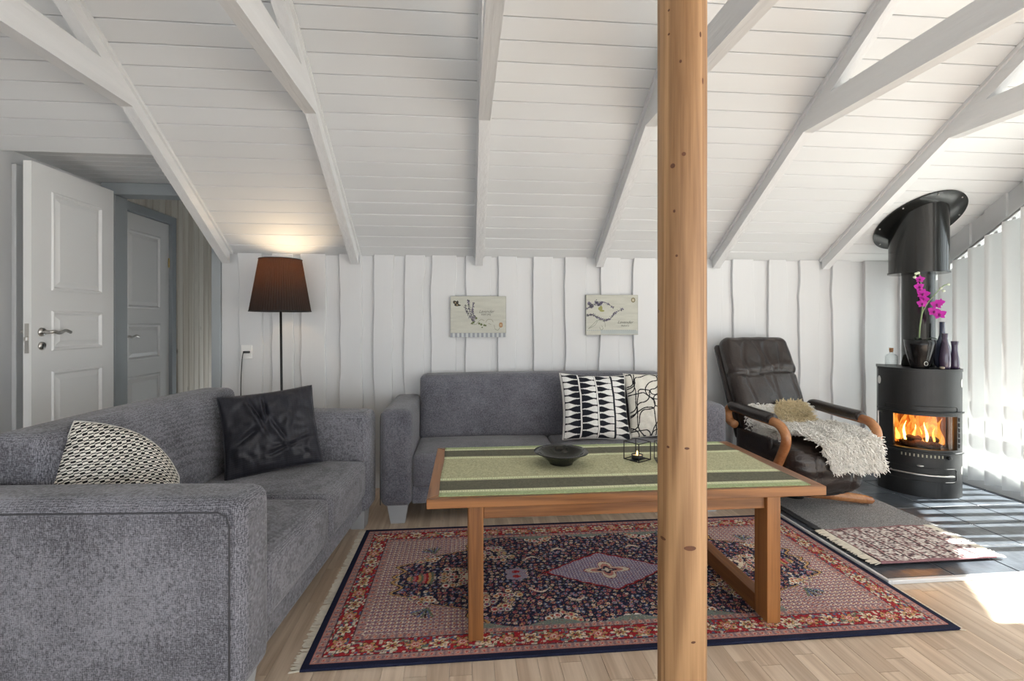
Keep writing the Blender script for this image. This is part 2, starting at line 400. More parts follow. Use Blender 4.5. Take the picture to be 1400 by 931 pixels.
M['slate'] = mat_basic('slate tile', s2l((80, 86, 94)), 0.34, var=0.35, vscale=9, bump=0.5, bscale=14, rnd=0.12)
M['grout'] = mat_basic('pale grout', s2l((206, 208, 210)), 0.8)
M['mat_grey'] = mat_basic('grey loop mat', s2l((108, 109, 111)), 0.95, col2=s2l((168, 168, 168)), vscale=170, bump=0.7, bscale=240)
M['mat_edge'] = mat_basic('dark mat edge', s2l((48, 49, 52)), 0.9, bump=0.3, bscale=200)
M['fringe'] = mat_basic('cream fringe', s2l((222, 214, 198)), 0.9, var=0.15, vscale=40)
M['paint_cloth'] = mat_attr('painted textile')
M['paint_rug'] = mat_attr('knotted rug pile', bump=0.5, bscale=420, var=0.28, vscale=420)
M['paint_canvas'] = mat_attr('printed canvas', rough=0.7, bump=0.15, bscale=600, var=0.04)
M['satin'] = mat_attr('black satin weave', rough=0.30, bump=0.12, bscale=700, var=0.25, vscale=300)
M['print_ink'] = mat_basic('print ink', s2l((98, 98, 92)), 0.8)
M['plastic_white'] = mat_basic('white plastic', (0.8, 0.8, 0.78), 0.35)
M['cord_black'] = mat_basic('black cord', (0.012, 0.012, 0.012), 0.5)
M['shade'] = mat_translucent('black pleated shade', (0.008, 0.007, 0.006), (0.075, 0.024, 0.005), 0.22, 0.7)
M['blind'] = mat_translucent('white blind fabric', (0.88, 0.88, 0.87), (0.82, 0.83, 0.83), 0.24, 0.7)
M['pane'] = mat_pane('window glass')
M['stove_glass'] = mat_pane('stove glass', (0.95, 0.86, 0.72))
M['bottle_clear'] = mat_pane('clear bottle glass', (0.95, 0.96, 0.96))
M['cork'] = mat_basic('cork', s2l((150, 108, 72)), 0.9, var=0.3, vscale=120)
M['glass_blue'] = mat_basic('blue smoked glass', s2l((58, 66, 88)), 0.08, coat=0.5)
M['glass_purple'] = mat_basic('purple smoked glass', s2l((66, 54, 76)), 0.10, coat=0.5)
M['petal'] = mat_translucent('orchid petal', s2l((196, 40, 170)), s2l((214, 60, 190)), 0.3)
M['petal_dark'] = mat_basic('orchid lip', s2l((120, 14, 96)), 0.5)
M['bud'] = mat_basic('orchid bud', s2l((206, 214, 190)), 0.5)
M['stem'] = mat_basic('orchid stem', s2l((128, 148, 104)), 0.5)
M['candle'] = mat_basic('candle wax', s2l((240, 224, 200)), 0.5)
M['firebrick'] = mat_basic('fire brick', s2l((176, 120, 70)), 0.9, var=0.3, vscale=10)
M['log'] = mat_basic('charred log', s2l((70, 38, 22)), 0.9, var=0.6, vscale=24, bump=0.6, bscale=60)
M['flame'] = mat_emit('flame', (1.0, 0.42, 0.06), 2.6)
M['flame_hot'] = mat_emit('flame core', (1.0, 0.66, 0.16), 4.5)
M['pebble'] = mat_basic('pebble', s2l((150, 138, 122)), 0.6, var=0.2, vscale=80)
M['roof_out'] = mat_basic('outside roof board', (0.3, 0.29, 0.28), 0.8)
M['ground'] = mat_basic('terrace ground', (0.5, 0.49, 0.47), 0.9, var=0.1)
M['bulb'] = mat_emit('bulb', (1.0, 0.72, 0.42), 6.0)

# ================================================================== the setting
ZW, YW, TAN = 1.613, 3.53, 0.64
RIDGE_Y = 0.40
XL, XR = -2.42, 3.55
def ceil_z(Y): return ZW + (YW - Y) * TAN
SL = Vector((0, -1, TAN)).normalized()            # up the slope
NR = Vector((0, TAN, 1)).normalized()             # out of the roof

# ---- floor: slab and single strips
floor = struct(box('floor', (-2.9, -3.0, -0.12), (3.55, 5.4, -0.006), M['grout']))
floor['label'] = 'light ash strip floor of the living room'
FW = 0.074
strip_cache = {}
def strip_mesh(L):
    if L not in strip_cache:
        bm = bmesh.new(); bm_box(bm, (-FW/2+0.0004, -L/2+0.0004, -0.006), (FW/2-0.0004, L/2-0.0004, 0.0), 0.0007, 1)
        me = bpy.data.meshes.new('plank'); bm.to_mesh(me); bm.free(); me.materials.append(M['floor_wood']); strip_cache[L] = me
    return strip_cache[L]
def hidden_floor(x, y):
    if -0.50 < x < 1.80 and 1.74 < y < 2.74: return True
    if x > 1.90 and y > 2.06: return True
    if -1.30 < x < -0.68 and 1.55 < y < 2.95: return True
    if x > -0.40 and x < 1.5 and y > 3.05: return True
    return False
cands = []
for c in range(int((3.5 + 2.42) / FW) + 1):
    x = XL + FW/2 + c*FW
    if x + FW/2 > 3.55: break
    y = -2.9 + random.uniform(0, 0.35)
    while y < 3.52:
        L = random.choice((0.28, 0.36, 0.44, 0.52, 0.6)); L = min(L, 3.53 - y)
        L = max(round(L, 2), 0.05)
        cands.append((x, y + L/2, L)); y += L
vis = [k for k in cands if in_frame((k[0], k[1]+k[2]/2, 0), 10) and not hidden_floor(k[0], k[1])]
vis.sort(key=lambda k: k[1]); vis = vis[:300]
vs_ = set(vis)
for (x, y, L) in vis:
    o = bpy.data.objects.new('plank', strip_mesh(L)); o.location = (x, y, 0); link(o, floor)
bm = bmesh.new()
for k in cands:
    if k in vs_: continue
    bm_box(bm, (k[0]-FW/2+0.0004, k[1]-k[2]/2+0.0004, -0.006), (k[0]+FW/2-0.0004, k[1]+k[2]/2-0.0004, 0.0))
stuff(bm_obj('plank_field', bm, M['floor_wood'], floor))
ground = struct(box('ground_outside', (3.56, -14, -0.3), (16, 14, -0.15), M['ground']))

# ---- roof / ceiling
def roof_pt(x, s, n): return Vector((x, YW, ZW)) + SL*s + NR*n
S_TOP = (YW - RIDGE_Y) * math.sqrt(1 + TAN*TAN)
def ppts(x, prof): return [roof_pt(x, s, n) for s, n in prof]
prof = [(-0.12, 0.02), (S_TOP+0.02, 0.02), (S_TOP+0.02, 0.14), (-0.12, 0.14)]
S_K = (YW - 2.80) * math.sqrt(1 + TAN*TAN)
ceiling = struct(poly_solid('ceiling', ppts(-1.60, prof), ppts(4.93, prof), M['ceiling_gap']))
ceiling['label'] = 'sloping white board ceiling'
prof2 = [(S_K+0.001, 0.02), (S_TOP+0.02, 0.02), (S_TOP+0.02, 0.14), (S_K+0.001, 0.14)]
poly_solid('roof_panel', ppts(-2.55, prof2), ppts(-1.6005, prof2), M['ceiling_gap'], ceiling)
PB = 0.1018
i = 0
while i*PB < S_TOP:
    s0, s1 = i*PB + 0.0012, min((i+1)*PB, S_TOP) - 0.0012
    pr = [(s0+0.003, 0), (s1-0.003, 0), (s1, 0.004), (s1, 0.0195), (s0, 0.0195), (s0, 0.004)]
    x0 = -1.60 if s1 < S_K else XL - 0.03
    poly_solid('ceiling_board', ppts(x0, pr), ppts(XR - 0.001, pr), M['ceil_paint'], ceiling)
    i += 1
# the level part over the doorway
box('roof_panel', (-2.55, 2.79, 2.101), (-1.6005, 3.64, 2.20), M['ceiling_gap'], ceiling)
y = 2.805
while y < 3.60:
    y1 = min(y+0.085, 3.60)
    box('ceiling_board', (XL-0.03, y+0.001, 2.08), (-1.612, y1-0.001, 2.10), M['ceil_paint'], ceiling, 0.003, 1)
    y = y1
cheek = [(-1.612, 2.805, 2.10), (-1.612, 3.53, 2.10), (-1.612, 3.53, 1.60)]
poly_solid('cheek_panel', cheek, [(-1.601, b, c) for a, b, c in cheek], M['wall_paint'], ceiling)
# far slope behind the ridge
def back_pt(x, s, n):
    p = roof_pt(x, s, n); return Vector((p.x, 2*RIDGE_Y - p.y, p.z))
far = [back_pt(-2.55, s, n) for s, n in prof]; far2 = [back_pt(4.93, s, n) for s, n in prof]
rs = struct(poly_solid('ceiling_far_slope', far, far2, M['ceil_paint'])); rs['label'] = 'white ceiling slope behind the ridge'

# ---- back wall: lower boards and wavy-edged cover boards, each its own piece
wall_back = struct(box('wall_back', (-1.648, YW+0.02, 0), (3.62, YW+0.10, 1.64), M['ceiling_gap']))
wall_back['label'] = 'white back wall of vertical wavy-edged boards'
def wavy_board(x0, x1, y0, y1, z0, z1, amp, seed, name='wall_board', parent=None, mat=None):
    n = 30; A = []
    def off(side, z):
        w = mnoise.noise(Vector((seed*3.1 + side*17, z*2.6, 0))) + 0.55*mnoise.noise(Vector((seed*1.7 + side*9, z*7.5, 3)))
        return amp * max(-1.2, min(1.2, w*1.6))
    V = []; Fc = []
    for k in range(n+1):
        z = z0 + (z1-z0)*k/n
        a = x0 + off(0, z); b = x1 + off(1, z); c = 0.003
        V += [(a, y1, z), (a, y0+c, z), (a+c, y0, z), (b-c, y0, z), (b, y0+c, z), (b, y1, z)]
    for k in range(n):
        for q in range(5):
            a = k*6+q; Fc.append((a, a+1, a+7, a+6))
    Fc.append((0, 1, 2, 3, 4, 5)); Fc.append(tuple(range(n*6, n*6+6))[::-1])
    return mesh_obj(name, V, Fc, mat or M['wall_paint'], parent)
over_px = [(326.5, 358.6), (371.8, 401.5), (411.8, 445), (463.6, 495), (511, 537), (552.6, 579.7), (589.5, 623.6), (637, 671.8),
           (681, 706.4), (729, 755.4), (772.5, 801), (819.8, 847), (865.8, 896), (913, 944), (962, 988), (1001.5, 1031), (1051, 1075),
           (1093, 1120), (1138, 1162), (1182, 1217), (1230, 1254), (1270, 1290)]
edges = [(wall_x(a, 3.515), wall_x(b, 3.515)) for a, b in over_px]
prev = -1.648
for k, (a, b) in enumerate(edges):
    b = min(b, 3.54)
    wavy_board(a, b, YW-0.021, YW+0.001, 0.0, 1.622, 0.0085, k+1.0, parent=wall_back)
    nxt = edges[k+1][0] if k+1 < len(edges) else 3.55
    box('wall_board', (prev-0.02 if k else prev, YW+0.001, 0), (a+0.03, YW+0.02, 1.624), M['wall_paint'], wall_back, 0.002, 1)
    prev = b
box('wall_board', (prev-0.02, YW+0.001, 0), (3.55, YW+0.02, 1.624), M['wall_paint'], wall_back, 0.002, 1)
struct(box('baseboard_back', (1.70, YW-0.034, 0.016), (3.53, YW-0.022, 0.075), M['wall_paint'], bev=0.003))

# ---- left wall
gy = [(-3.0, 0), (3.64, 0), (3.64, 2.20), (2.66, 2.20), (RIDGE_Y, ceil_z(RIDGE_Y)+0.02), (-2.6, ZW+0.1), (-3.0, 1.5)]
wall_left = struct(poly_solid('wall_left', [(XL-0.12, a, b) for a, b in gy], [(XL-0.02, a, b) for a, b in gy], M['wall_paint']))
wall_left['label'] = 'white boarded left wall behind the open door'
yy = 3.50; k = 0
while yy > 0.3:
    w = (0.17, 0.13)[k % 2]; x1 = (XL-0.019, XL)[k % 2]
    top = min(2.079, ceil_z(yy-w)-0.01) if yy > 2.85 else ceil_z(yy)-0.01
    box('wall_board', (XL-0.02, yy-w-(0.012 if k % 2 == 0 else 0), 0), (x1+0.012, yy, top), M['wall_paint'], wall_left, 0.003, 1)
    yy -= w; k += 1

# ---- doorway: grey lining, hall behind it
fr = struct(empty('trim_1')); fr['label'] = 'grey painted lining of the open doorway'
box('door_jamb', (-1.709, YW-0.012, 0), (-1.649, YW+0.11, 2.0), M['grey_frame'], fr, 0.003, 1)
box('door_jamb', (-2.40, YW-0.012, 0), (-2.315, YW+0.11, 2.0), M['grey_frame'], fr, 0.003, 1)
box('door_head', (-2.40, YW-0.020, 2.001), (-1.622, YW+0.11, 2.079), M['grey_frame'], fr, 0.003, 1)
HX = -2.53
wall_hall = struct(box('wall_hall', (HX-0.12, 3.66, 0), (HX-0.02, 6.0, 2.42), M['panel_wood'])); wall_hall['label'] = 'knotty whitewashed pine wall of the hall'
yy = 3.66; k = 0
while yy < 5.95:
    w = 0.088
    if yy + w < 3.79 or yy > 4.56: z0 = 0.0
    else: z0 = 2.068
    box('panel_board', (HX-0.02, yy+0.0025, z0), (HX, yy+w-0.0025, 2.40), M['panel_wood'], wall_hall, 0.004, 1)
    yy += w; k += 1
struct(box('wall_hall_end', (-2.65, 6.0, 0), (-1.4, 6.1, 2.42), M['wall_paint']))
struct(box('wall_hall_right', (-1.645, 3.66, 0), (-1.56, 6.0, 2.42), M['wall_paint']))
struct(box('ceiling_hall', (-2.65, 3.66, 2.42), (-1.4, 6.1, 2.5), M['ceil_paint']))
struct(box('wall_partition_head', (-2.54, YW+0.11, 2.101), (-1.60, YW+0.13, 2.42), M['wall_paint']))
cb_ = empty('hall_cabinet', (-1.79, 4.55, 0)); tag(cb_, 'low pale hall cabinet seen past the grey door jamb', 'cabinet')
box('body', (-0.14, -0.15, 0), (0.14, 0.25, 0.90), M['panel_wood'], cb_, 0.004)
box('worktop', (-0.143, -0.155, 0.901), (0.143, 0.255, 0.925), M['wall_paint'], cb_, 0.003)

def moulded_panel(name, y0, y1, z0, z1, x, parent):
    """raised field inside a bevelled moulding, on the +X face of a door leaf"""
    bm = bmesh.new(); r = 0.022
    def ring(i0, i1, xa, xb):
        a = [(xa, y0+i0, z0+i0), (xa, y1-i0, z0+i0), (xa, y1-i0, z1-i0), (xa, y0+i0, z1-i0)]
        b = [(xb, y0+i1, z0+i1), (xb, y1-i1, z0+i1), (xb, y1-i1, z1-i1), (xb, y0+i1, z1-i1)]
        va = [bm.verts.new(p) for p in a]; vb = [bm.verts.new(p) for p in b]
        for k in range(4): bm.faces.new((va[k], va[(k+1) % 4], vb[(k+1) % 4], vb[k]))
        return vb
    ring(0, 0.006, x, x+0.007); ring(0.006, 0.013, x+0.007, x+0.007); ring(0.013, r, x+0.007, x-0.006)
    ring(r, r+0.004, x-0.006, x-0.006); vb = ring(r+0.004, r+0.03, x-0.006, x+0.004)
    bm.faces.new(vb)
    return bm_obj(name, bm, M['door_paint'], parent)
def leaf_mesh(name, y0, y1, z0, z1, x0, x1, panels, parent):
    """door leaf with real openings for its panels on the +X face"""
    bm = bmesh.new()
    ys = sorted({y0, y1} | {p[0] for p in panels} | {p[1] for p in panels}); zs = sorted({z0, z1} | {p[2] for p in panels} | {p[3] for p in panels})
    for a, b in zip(ys, ys[1:]):
        for c, d in zip(zs, zs[1:]):
            my, mz = (a+b)/2, (c+d)/2
            deep = any(p[0] < my < p[1] and p[2] < mz < p[3] for p in panels)
            bm_box(bm, (x0, a, c), (x1-0.014 if deep else x1, b, d))
    bmesh.ops.remove_doubles(bm, verts=bm.verts[:], dist=1e-5)
    return bm_obj(name, bm, M['door_paint'], parent)
def lever(parent, x, y, z, toward, side=1):
    p = parent
    bm = bmesh.new(); bmesh.ops.create_cone(bm, segments=24, radius1=0.024, radius2=0.022, depth=0.008, cap_ends=True)
    bmesh.ops.rotate(bm, verts=bm.verts[:], cent=(0, 0, 0), matrix=Matrix.Rotation(R(90), 3, 'Y')); bmesh.ops.translate(bm, verts=bm.verts[:], vec=(x+0.004*side, y, z))
    bm_obj('handle_rose', bm, M['chrome'], p, True)
    t = toward
    tube('door_handle', smooth_path([(x, y, z), (x+0.045*side, y, z), (x+0.055*side, y+0.012*t, z+0.002), (x+0.056*side, y+0.045*t, z-0.006), (x+0.056*side, y+0.085*t, z+0.006), (x+0.052*side, y+0.125*t, z-0.004)], 5), 0.009, M['chrome'], p, 10)
    if side > 0:
        bm = bmesh.new(); bmesh.ops.create_cone(bm, segments=24, radius1=0.023, radius2=0.021, depth=0.007, cap_ends=True)
        bmesh.ops.rotate(bm, verts=bm.verts[:], cent=(0, 0, 0), matrix=Matrix.Rotation(R(90), 3, 'Y')); bmesh.ops.translate(bm, verts=bm.verts[:], vec=(x+0.0035, y, z-0.075))
        bm_obj('keyhole_plate', bm, M['chrome'], p, True)
        box('keyhole', (x+0.0071, y-0.004, z-0.088), (x+0.0078, y+0.004, z-0.064), M['black_matt'], p)  # black patch laid on for the dark inside of the hole
# open door leaf, standing parallel to the left wall
d1 = struct(empty('door_1', (0, 0, 0))); d1['label'] = 'white three-panel door standing open along the left wall'
DY0, DY1 = 2.800, 3.405
pans = [(DY0+0.125, DY1-0.10, 1.325, 1.865), (DY0+0.125, DY1-0.10, 0.995, 1.215), (DY0+0.125, DY1-0.10, 0.22, 0.885)]
leaf = leaf_mesh('door_leaf', DY0, DY1, 0.012, 1.995, -2.29, -2.25, pans, d1)
for p in pans: moulded_panel('door_panel', p[0], p[1], p[2], p[3], -2.25, leaf)
lever(leaf, -2.25, DY0+0.062, 1.10, 1)
tube('door_handle', smooth_path([(-2.29, DY0+0.062, 1.10), (-2.335, DY0+0.062, 1.10), (-2.345, DY0+0.075, 1.102), (-2.346, DY0+0.18, 1.10)], 4), 0.009, M['chrome'], leaf, 8)
box('lock_plate', (-2.282, DY0-0.0015, 0.99), (-2.262, DY0, 1.145), M['chrome'], leaf)
box('latch', (-2.279, DY0-0.012, 1.055), (-2.265, DY0-0.0016, 1.075), M['chrome'], leaf, 0.002)
# closed hall door in its grey frame
d2 = struct(empty('door_2', (0, 0, 0))); d2['label'] = 'closed white three-panel hall door in a grey frame'
EY0, EY1 = 3.842, 4.49
pans = [(EY0+0.12, EY1-0.12, 1.26, 1.86), (EY0+0.12, EY1-0.12, 0.86, 1.14), (EY0+0.12, EY1-0.12, 0.20, 0.74)]
leaf2 = leaf_mesh('door_leaf', EY0, EY1, 0.012, 1.985, HX-0.018, HX+0.004, pans, d2)
for p in pans: moulded_panel('door_panel', p[0], p[1], p[2], p[3], HX+0.004, leaf2)
lever(leaf2, HX+0.004, EY0+0.05, 1.045, 1)
box('hinge', (HX+0.004, EY1-0.012, 1.62), (HX+0.014, EY1-0.001, 1.70), mat_basic('brass', (0.55, 0.42, 0.2), 0.35, metal=1.0), leaf2, 0.002)
box('door_frame', (HX-0.02, EY0-0.062, 0), (HX+0.03, EY0-0.002, 2.055), M['grey_frame'], d2, 0.004)
box('door_frame', (HX-0.02, EY1+0.002, 0), (HX+0.03, EY1+0.065, 2.055), M['grey_frame'], d2, 0.004)
box('door_frame', (HX-0.02, EY0-0.062, 1.99), (HX+0.031, EY1+0.065, 2.057), M['grey_frame'], d2, 0.004)

# ---- right gable wall: boards above the blind track, glazed below
wall_right = struct(empty('wall_right')); wall_right['label'] = 'white boarded gable strip above the window blinds'
STRIP = 0.215
y = 3.53; k = 0
while y > RIDGE_Y + 0.02:
    w = (0.135, 0.10)[k % 2]; y0 = max(y-w, RIDGE_Y); xin = (3.53, 3.55)[k % 2]
    A = [(xin, y, ceil_z(y)-STRIP), (xin, y0, ceil_z(y0)-STRIP), (xin, y0, ceil_z(y0)+0.015), (xin, y, ceil_z(y)+0.015)]
    poly_solid('wall_board', A, [(3.60, b, c) for a, b, c in A], M['wall_paint'], wall_right)
    y = y0; k += 1
box('wall_base', (3.535, 1.58, 0), (3.60, 3.53, 0.075), M['wall_paint'], wall_right, 0.004)
for n_, (ya, yb) in enumerate(((2.42, 3.50), (1.60, 2.38))):
    wn = struct(empty('window_%d' % (n_+1))); wn['label'] = ('tall gable window behind the vertical blinds', 'tall gable window beside the blinds')[n_]
    def col_y(a, b, nm):
        A = [(3.545, a, 0.0751), (3.545, b, 0.0751), (3.545, b, ceil_z(b)-STRIP-0.001), (3.545, a, ceil_z(a)-STRIP-0.001)]
        poly_solid(nm, A, [(3.605, q, r) for p, q, r in A], M['door_paint'], wn)
    col_y(ya-0.02, ya+0.03, 'window_post'); col_y(yb-0.03, yb+0.018, 'window_post')
    A = [(3.573, ya+0.031, 0.08), (3.573, yb-0.031, 0.08), (3.573, yb-0.031, ceil_z(yb-0.031)-STRIP-0.002), (3.573, ya+0.031, ceil_z(ya+0.031)-STRIP-0.002)]
    poly_solid('pane', A, [(3.579, q, r) for p, q, r in A], M['pane'], wn)

gz = [(0.40, 0.0), (1.579, 0.0), (1.579, ceil_z(1.579)-STRIP-0.002), (0.40, ceil_z(0.40)-STRIP-0.002)]
poly_solid('wall_sun_block', [(3.55, a, b) for a, b in gz], [(3.61, a, b) for a, b in gz], M['wall_paint'], wall_right)  # unseen solid wall, put in to cut sun and bounce off the floor

# ---- rafters with their level ties
SP = [-1.60, -0.757, 0.096, 0.963, 1.84, 2.70]
RD = 0.092                                       # vertical depth of a rafter below the boards
TIE_Z = 2.175
names = ['over the doorway jamb', 'above the floor lamp', 'above the lavender perfume picture', 'between the pictures and the post', 'above the leather armchair', 'next to the stove pipe']
for k, x in enumerate(SP):
    t = struct(empty('roof_truss', (x, 0, 0))); t['label'] = 'white painted rafter with level tie ' + names[k]
    t['group'] = 'white rafters under the sloping ceiling'
    w = 0.026
    P_ = [(3.485, ceil_z(3.485)-RD), (RIDGE_Y, ceil_z(RIDGE_Y)-RD), (RIDGE_Y, ceil_z(RIDGE_Y)-0.002), (3.485, ceil_z(3.485)-0.002)]
    poly_solid('rafter', [(-w, a, b) for a, b in P_], [(w, a, b) for a, b in P_], M['beam_paint'], t)
    Q_ = [(2*RIDGE_Y-a, b) for a, b in P_]
    poly_solid('rafter', [(-w, a, b) for a, b in Q_], [(w, a, b) for a, b in Q_], M['beam_paint'], t)
    for s in (-1, 1):
        C_ = [(3.50, ceil_z(3.50)-0.022), (RIDGE_Y, ceil_z(RIDGE_Y)-0.022), (RIDGE_Y, ceil_z(RIDGE_Y)-0.001), (3.50, ceil_z(3.50)-0.001)]
        poly_solid('cover_strip', [(s*w, a, b) for a, b in C_], [(s*(w+0.013), a, b) for a, b in C_], M['beam_paint'], t)
    yj = 3.53 - (TIE_Z + RD - ZW)/TAN; hT = 0.125
    T_ = [(yj, TIE_Z), (2*RIDGE_Y-yj, TIE_Z), (2*RIDGE_Y-yj+hT/TAN, TIE_Z+hT), (yj-hT/TAN, TIE_Z+hT)]
    poly_solid('collar_tie', [(-w-0.004, a, b) for a, b in T_], [(w+0.004, a, b) for a, b in T_], M['beam_paint'], t)

# ---- round pine post
PX, PY = 0.545, 1.204
post = empty('wooden_post', (PX, PY, 0)); tag(post, 'round knotty pine log post standing between camera side and coffee table', 'post')
V = []; Fc = []; nz = 60; sg = 40; PH = ceil_z(PY) - 0.002
for i in range(nz+1):
    z = PH*i/nz
    for k in range(sg):
        a = 2*math.pi*k/sg
        r = 0.0595*(1 + 0.012*mnoise.noise(Vector((math.cos(a)*1.2, math.sin(a)*1.2, z*2.5))))
        if i == nz: z2 = ceil_z(PY + r*math.sin(a)) - 0.003
        else: z2 = min(z, PH-0.06)
        V.append((r*math.cos(a), r*math.sin(a), z2))
for i in range(nz):
    for k in range(sg):
        a = i*sg+k; b = i*sg+(k+1) % sg; Fc.append((a, b, b+sg, a+sg))
Fc.append(tuple(range(sg))[::-1])
mesh_obj('trunk', V, Fc, M['pine_post'], post, True)
def knot(px, py, w, h):
    u = (px - 932.5) / 33.0; u = max(-0.96, min(0.96, u)); r = 0.0598
    d_ = pix_ray(px, py); s = 1.25*(1 - 0.04); z = CAM_H + d_[2]*1.205
    cdir = Vector((math.cos(YAW), -math.sin(YAW), 0)); tow = Vector((-PX, -PY, 0)).normalized()
    side = Vector((-tow.y, tow.x, 0)); 
    if side.dot(cdir) < 0: side = -side
    an = math.asin(u); V = [(*(tow*math.cos(an)+side*math.sin(an))*(r+0.0012), )]
    V = []; n = 14
    cpt = (tow*math.cos(an)+side*math.sin(an))*(r+0.0011); V.append((cpt.x, cpt.y, z))
    for q in range(n):
        a = 2*math.pi*q/n; an2 = an + w*math.cos(a)/r; c2 = (tow*math.cos(an2)+side*math.sin(an2))*(r+0.0004)
        V.append((c2.x, c2.y, z + h*math.sin(a)))
    mesh_obj('knot', V, [(0, 1+q, 1+(q+1) % n) for q in range(n)], M['knot'], post, True)
for kx, ky, kw, kh in ((935, 213, 0.005, 0.005), (921, 227, 0.006, 0.006), (916, 12, 0.003, 0.003), (916, 45, 0.003, 0.003), (931, 87, 0.003, 0.004), (956, 50, 0.003, 0.007),
                       (959, 112, 0.003, 0.008), (923, 289, 0.003, 0.004), (926, 350, 0.003, 0.003), (908, 741, 0.010, 0.004), (943, 746, 0.015, 0.006), (947, 873, 0.006, 0.003),
                       (915, 612, 0.004, 0.003), (939, 611, 0.006, 0.003), (902, 425, 0.003, 0.005)):
    knot(kx, ky, kw, kh)

# ---- slate hearth
HZ = 0.016
hearth = struct(box('floor_hearth', (1.862, 2.022, 0.0005), (3.53, 3.505, 0.0115), M['grout'])); hearth['label'] = 'raised slate tile hearth with pale grout under the stove'
tx = [1.868 + 0.325*k for k in range(6)]; ty = [2.027 + 0.2535*k for k in range(7)]
for a in range(len(tx)):
    for b in range(len(ty)):
        x0 = tx[a]; x1 = min(x0+0.317, 3.525); y0 = ty[b]; y1 = min(y0+0.2455, 3.50)
        if x1-x0 < 0.03 or y1-y0 < 0.03: continue
        box('slate_tile', (x0, y0, 0.0116), (x1, y1, HZ), M['slate'], hearth, 0.0015, 1)
tr = struct(empty('trim_2')); tr['label'] = 'white metal edging around the slate hearth'
box('edge_strip', (1.845, 2.0, 0.0005), (1.8615, 3.50, 0.019), M['alu'], tr, 0.003)
box('edge_strip', (1.8616, 2.0, 0.0005), (3.53, 2.0215, 0.019), M['alu'], tr, 0.003)

# ---- vertical blinds
bl = empty('vertical_blinds', (3.49, 3.44, 0)); tag(bl, 'white vertical fabric blinds hanging from a sloped track at the gable window', 'blinds')
def trackz(y): return ceil_z(y) - 0.205
def track_bar(name, xa, xb, top, bot):
    A = [(xa, a-3.44, trackz(a)-b) for a, b in ((3.47, bot), (2.1, bot), (2.1, top), (3.47, top))]
    poly_solid(name, A, [(xb, q, r) for p, q, r in A], M['alu'], bl)
track_bar('track', -0.009, 0.025, 0.0, 0.030)            # back of the channel, with a real slot between two lips
track_bar('track_lip', -0.025, -0.0091, 0.0, 0.012)
track_bar('track_lip', -0.025, -0.0091, 0.021, 0.030)
sd = Vector((math.cos(R(25)), -math.sin(R(25)), 0))
for k in range(12):
    yc = 3.38 - 0.108*k; zt = trackz(yc) - 0.036; zb = 0.072
    V = []; Fc = []
    for s_ in (-1, -0.5, 0, 0.5, 1):
        b = 0.006*(1-s_*s_)
        p = sd*0.0635*s_ + Vector((-sd.y, sd.x, 0))*b
        V += [(p.x, yc-3.44+p.y, zb), (p.x, yc-3.44+p.y, zt - p.y*TAN*0.9)]
    for q in range(4): Fc.append((2*q, 2*q+2, 2*q+3, 2*q+1))
    sl = mesh_obj('slat', V, Fc, M['blind'], bl, True)
    m_ = sl.modifiers.new('thick', 'SOLIDIFY'); m_.thickness = 0.0008
    box('hanger', (-0.004, yc-3.44-0.012, zt-0.004), (0.004, yc-3.44+0.012, trackz(yc)-0.03), M['alu'], sl)

# ================================================================== furniture
def make_sofa(name, Lw, D, loc, rz, mat, label, group, nback=2):
    t = empty(name, loc, rz); tag(t, label, 'sofa', group)
    h = Lw/2; aw = 0.178; f = -D/2; bk = D/2
    for s in (-1, 1):
        x0, x1 = (-h, -h+aw) if s < 0 else (h-aw, h)
        ar = soft_box('arm', (x0, f, 0.105), (x1, bk, 0.655), 0.042, mat, t, puff=(0.004, 0.003, 0.006), n=22)
        xo = -h if s < 0 else h; e = 0.0
        pts = [(xo, f+0.034, 0.11), (xo, f+0.034, 0.58), (xo, f+0.042, 0.61), (xo, f+0.066, 0.622), (xo, bk-0.066, 0.622), (xo, bk-0.04, 0.61), (xo, bk-0.034, 0.58), (xo, bk-0.034, 0.11)]
        tube('seam', [(p[0]+0.0015*s, p[1], p[2]) for p in pts], 0.0026, M['seam'], ar, 6)
    box('base_frame', (-h+aw-0.004, f+0.035, 0.108), (h-aw+0.004, bk-0.03, 0.215), mat, t, 0.012, 3)
    box('back_panel', (-h+aw-0.004, bk-0.075, 0.216), (h-aw+0.004, bk-0.004, 0.70), mat, t, 0.02, 3)
    li = Lw - 2*aw; half = li/2
    for s in (0, 1):
        a = -li/2 + s*half + 0.001
        soft_box('seat_cushion', (a, f+0.012, 0.20), (a+half-0.002, bk-0.20, 0.40), 0.034, mat, t, puff=(0.0, 0.012, 0.014), n=18, wob=0.004, seed=s*3.3+loc[0])
    def lean(q):
        k = (q[2]-0.38)/0.42; q = q.copy(); q[1] += 0.065*k; return q
    wb_ = li/nback
    for s in range(nback):
        a = -li/2 + s*wb_ + 0.001
        soft_box('back_cushion', (a, bk-0.25, 0.385), (a+wb_-0.002, bk-0.075, 0.80), 0.036, mat, t, puff=(0.0, 0.022, 0.012), n=18, wob=0.004, seed=s*2.1+loc[1], warp=lean)
    for sx in (-1, 1):
        for sy in (f+0.075, bk-0.075):
            cx_ = sx*(h-0.095); A = []; B = []
            for dx, dy in ((-1, -1), (1, -1), (1, 1), (-1, 1)):
                A.append((cx_+dx*0.040, sy+dy*0.036, 0.0005)); B.append((cx_+dx*0.058, sy+dy*0.045, 0.107))
            poly_solid('foot', A, B, M['sofa_foot'], t)
    return t
SB = make_sofa('sofa', 2.055, 0.665, (0.5475, 3.1725, 0), 0, M['sofa_fine'], 'long grey fabric sofa against the back wall behind the coffee table', None, 1)
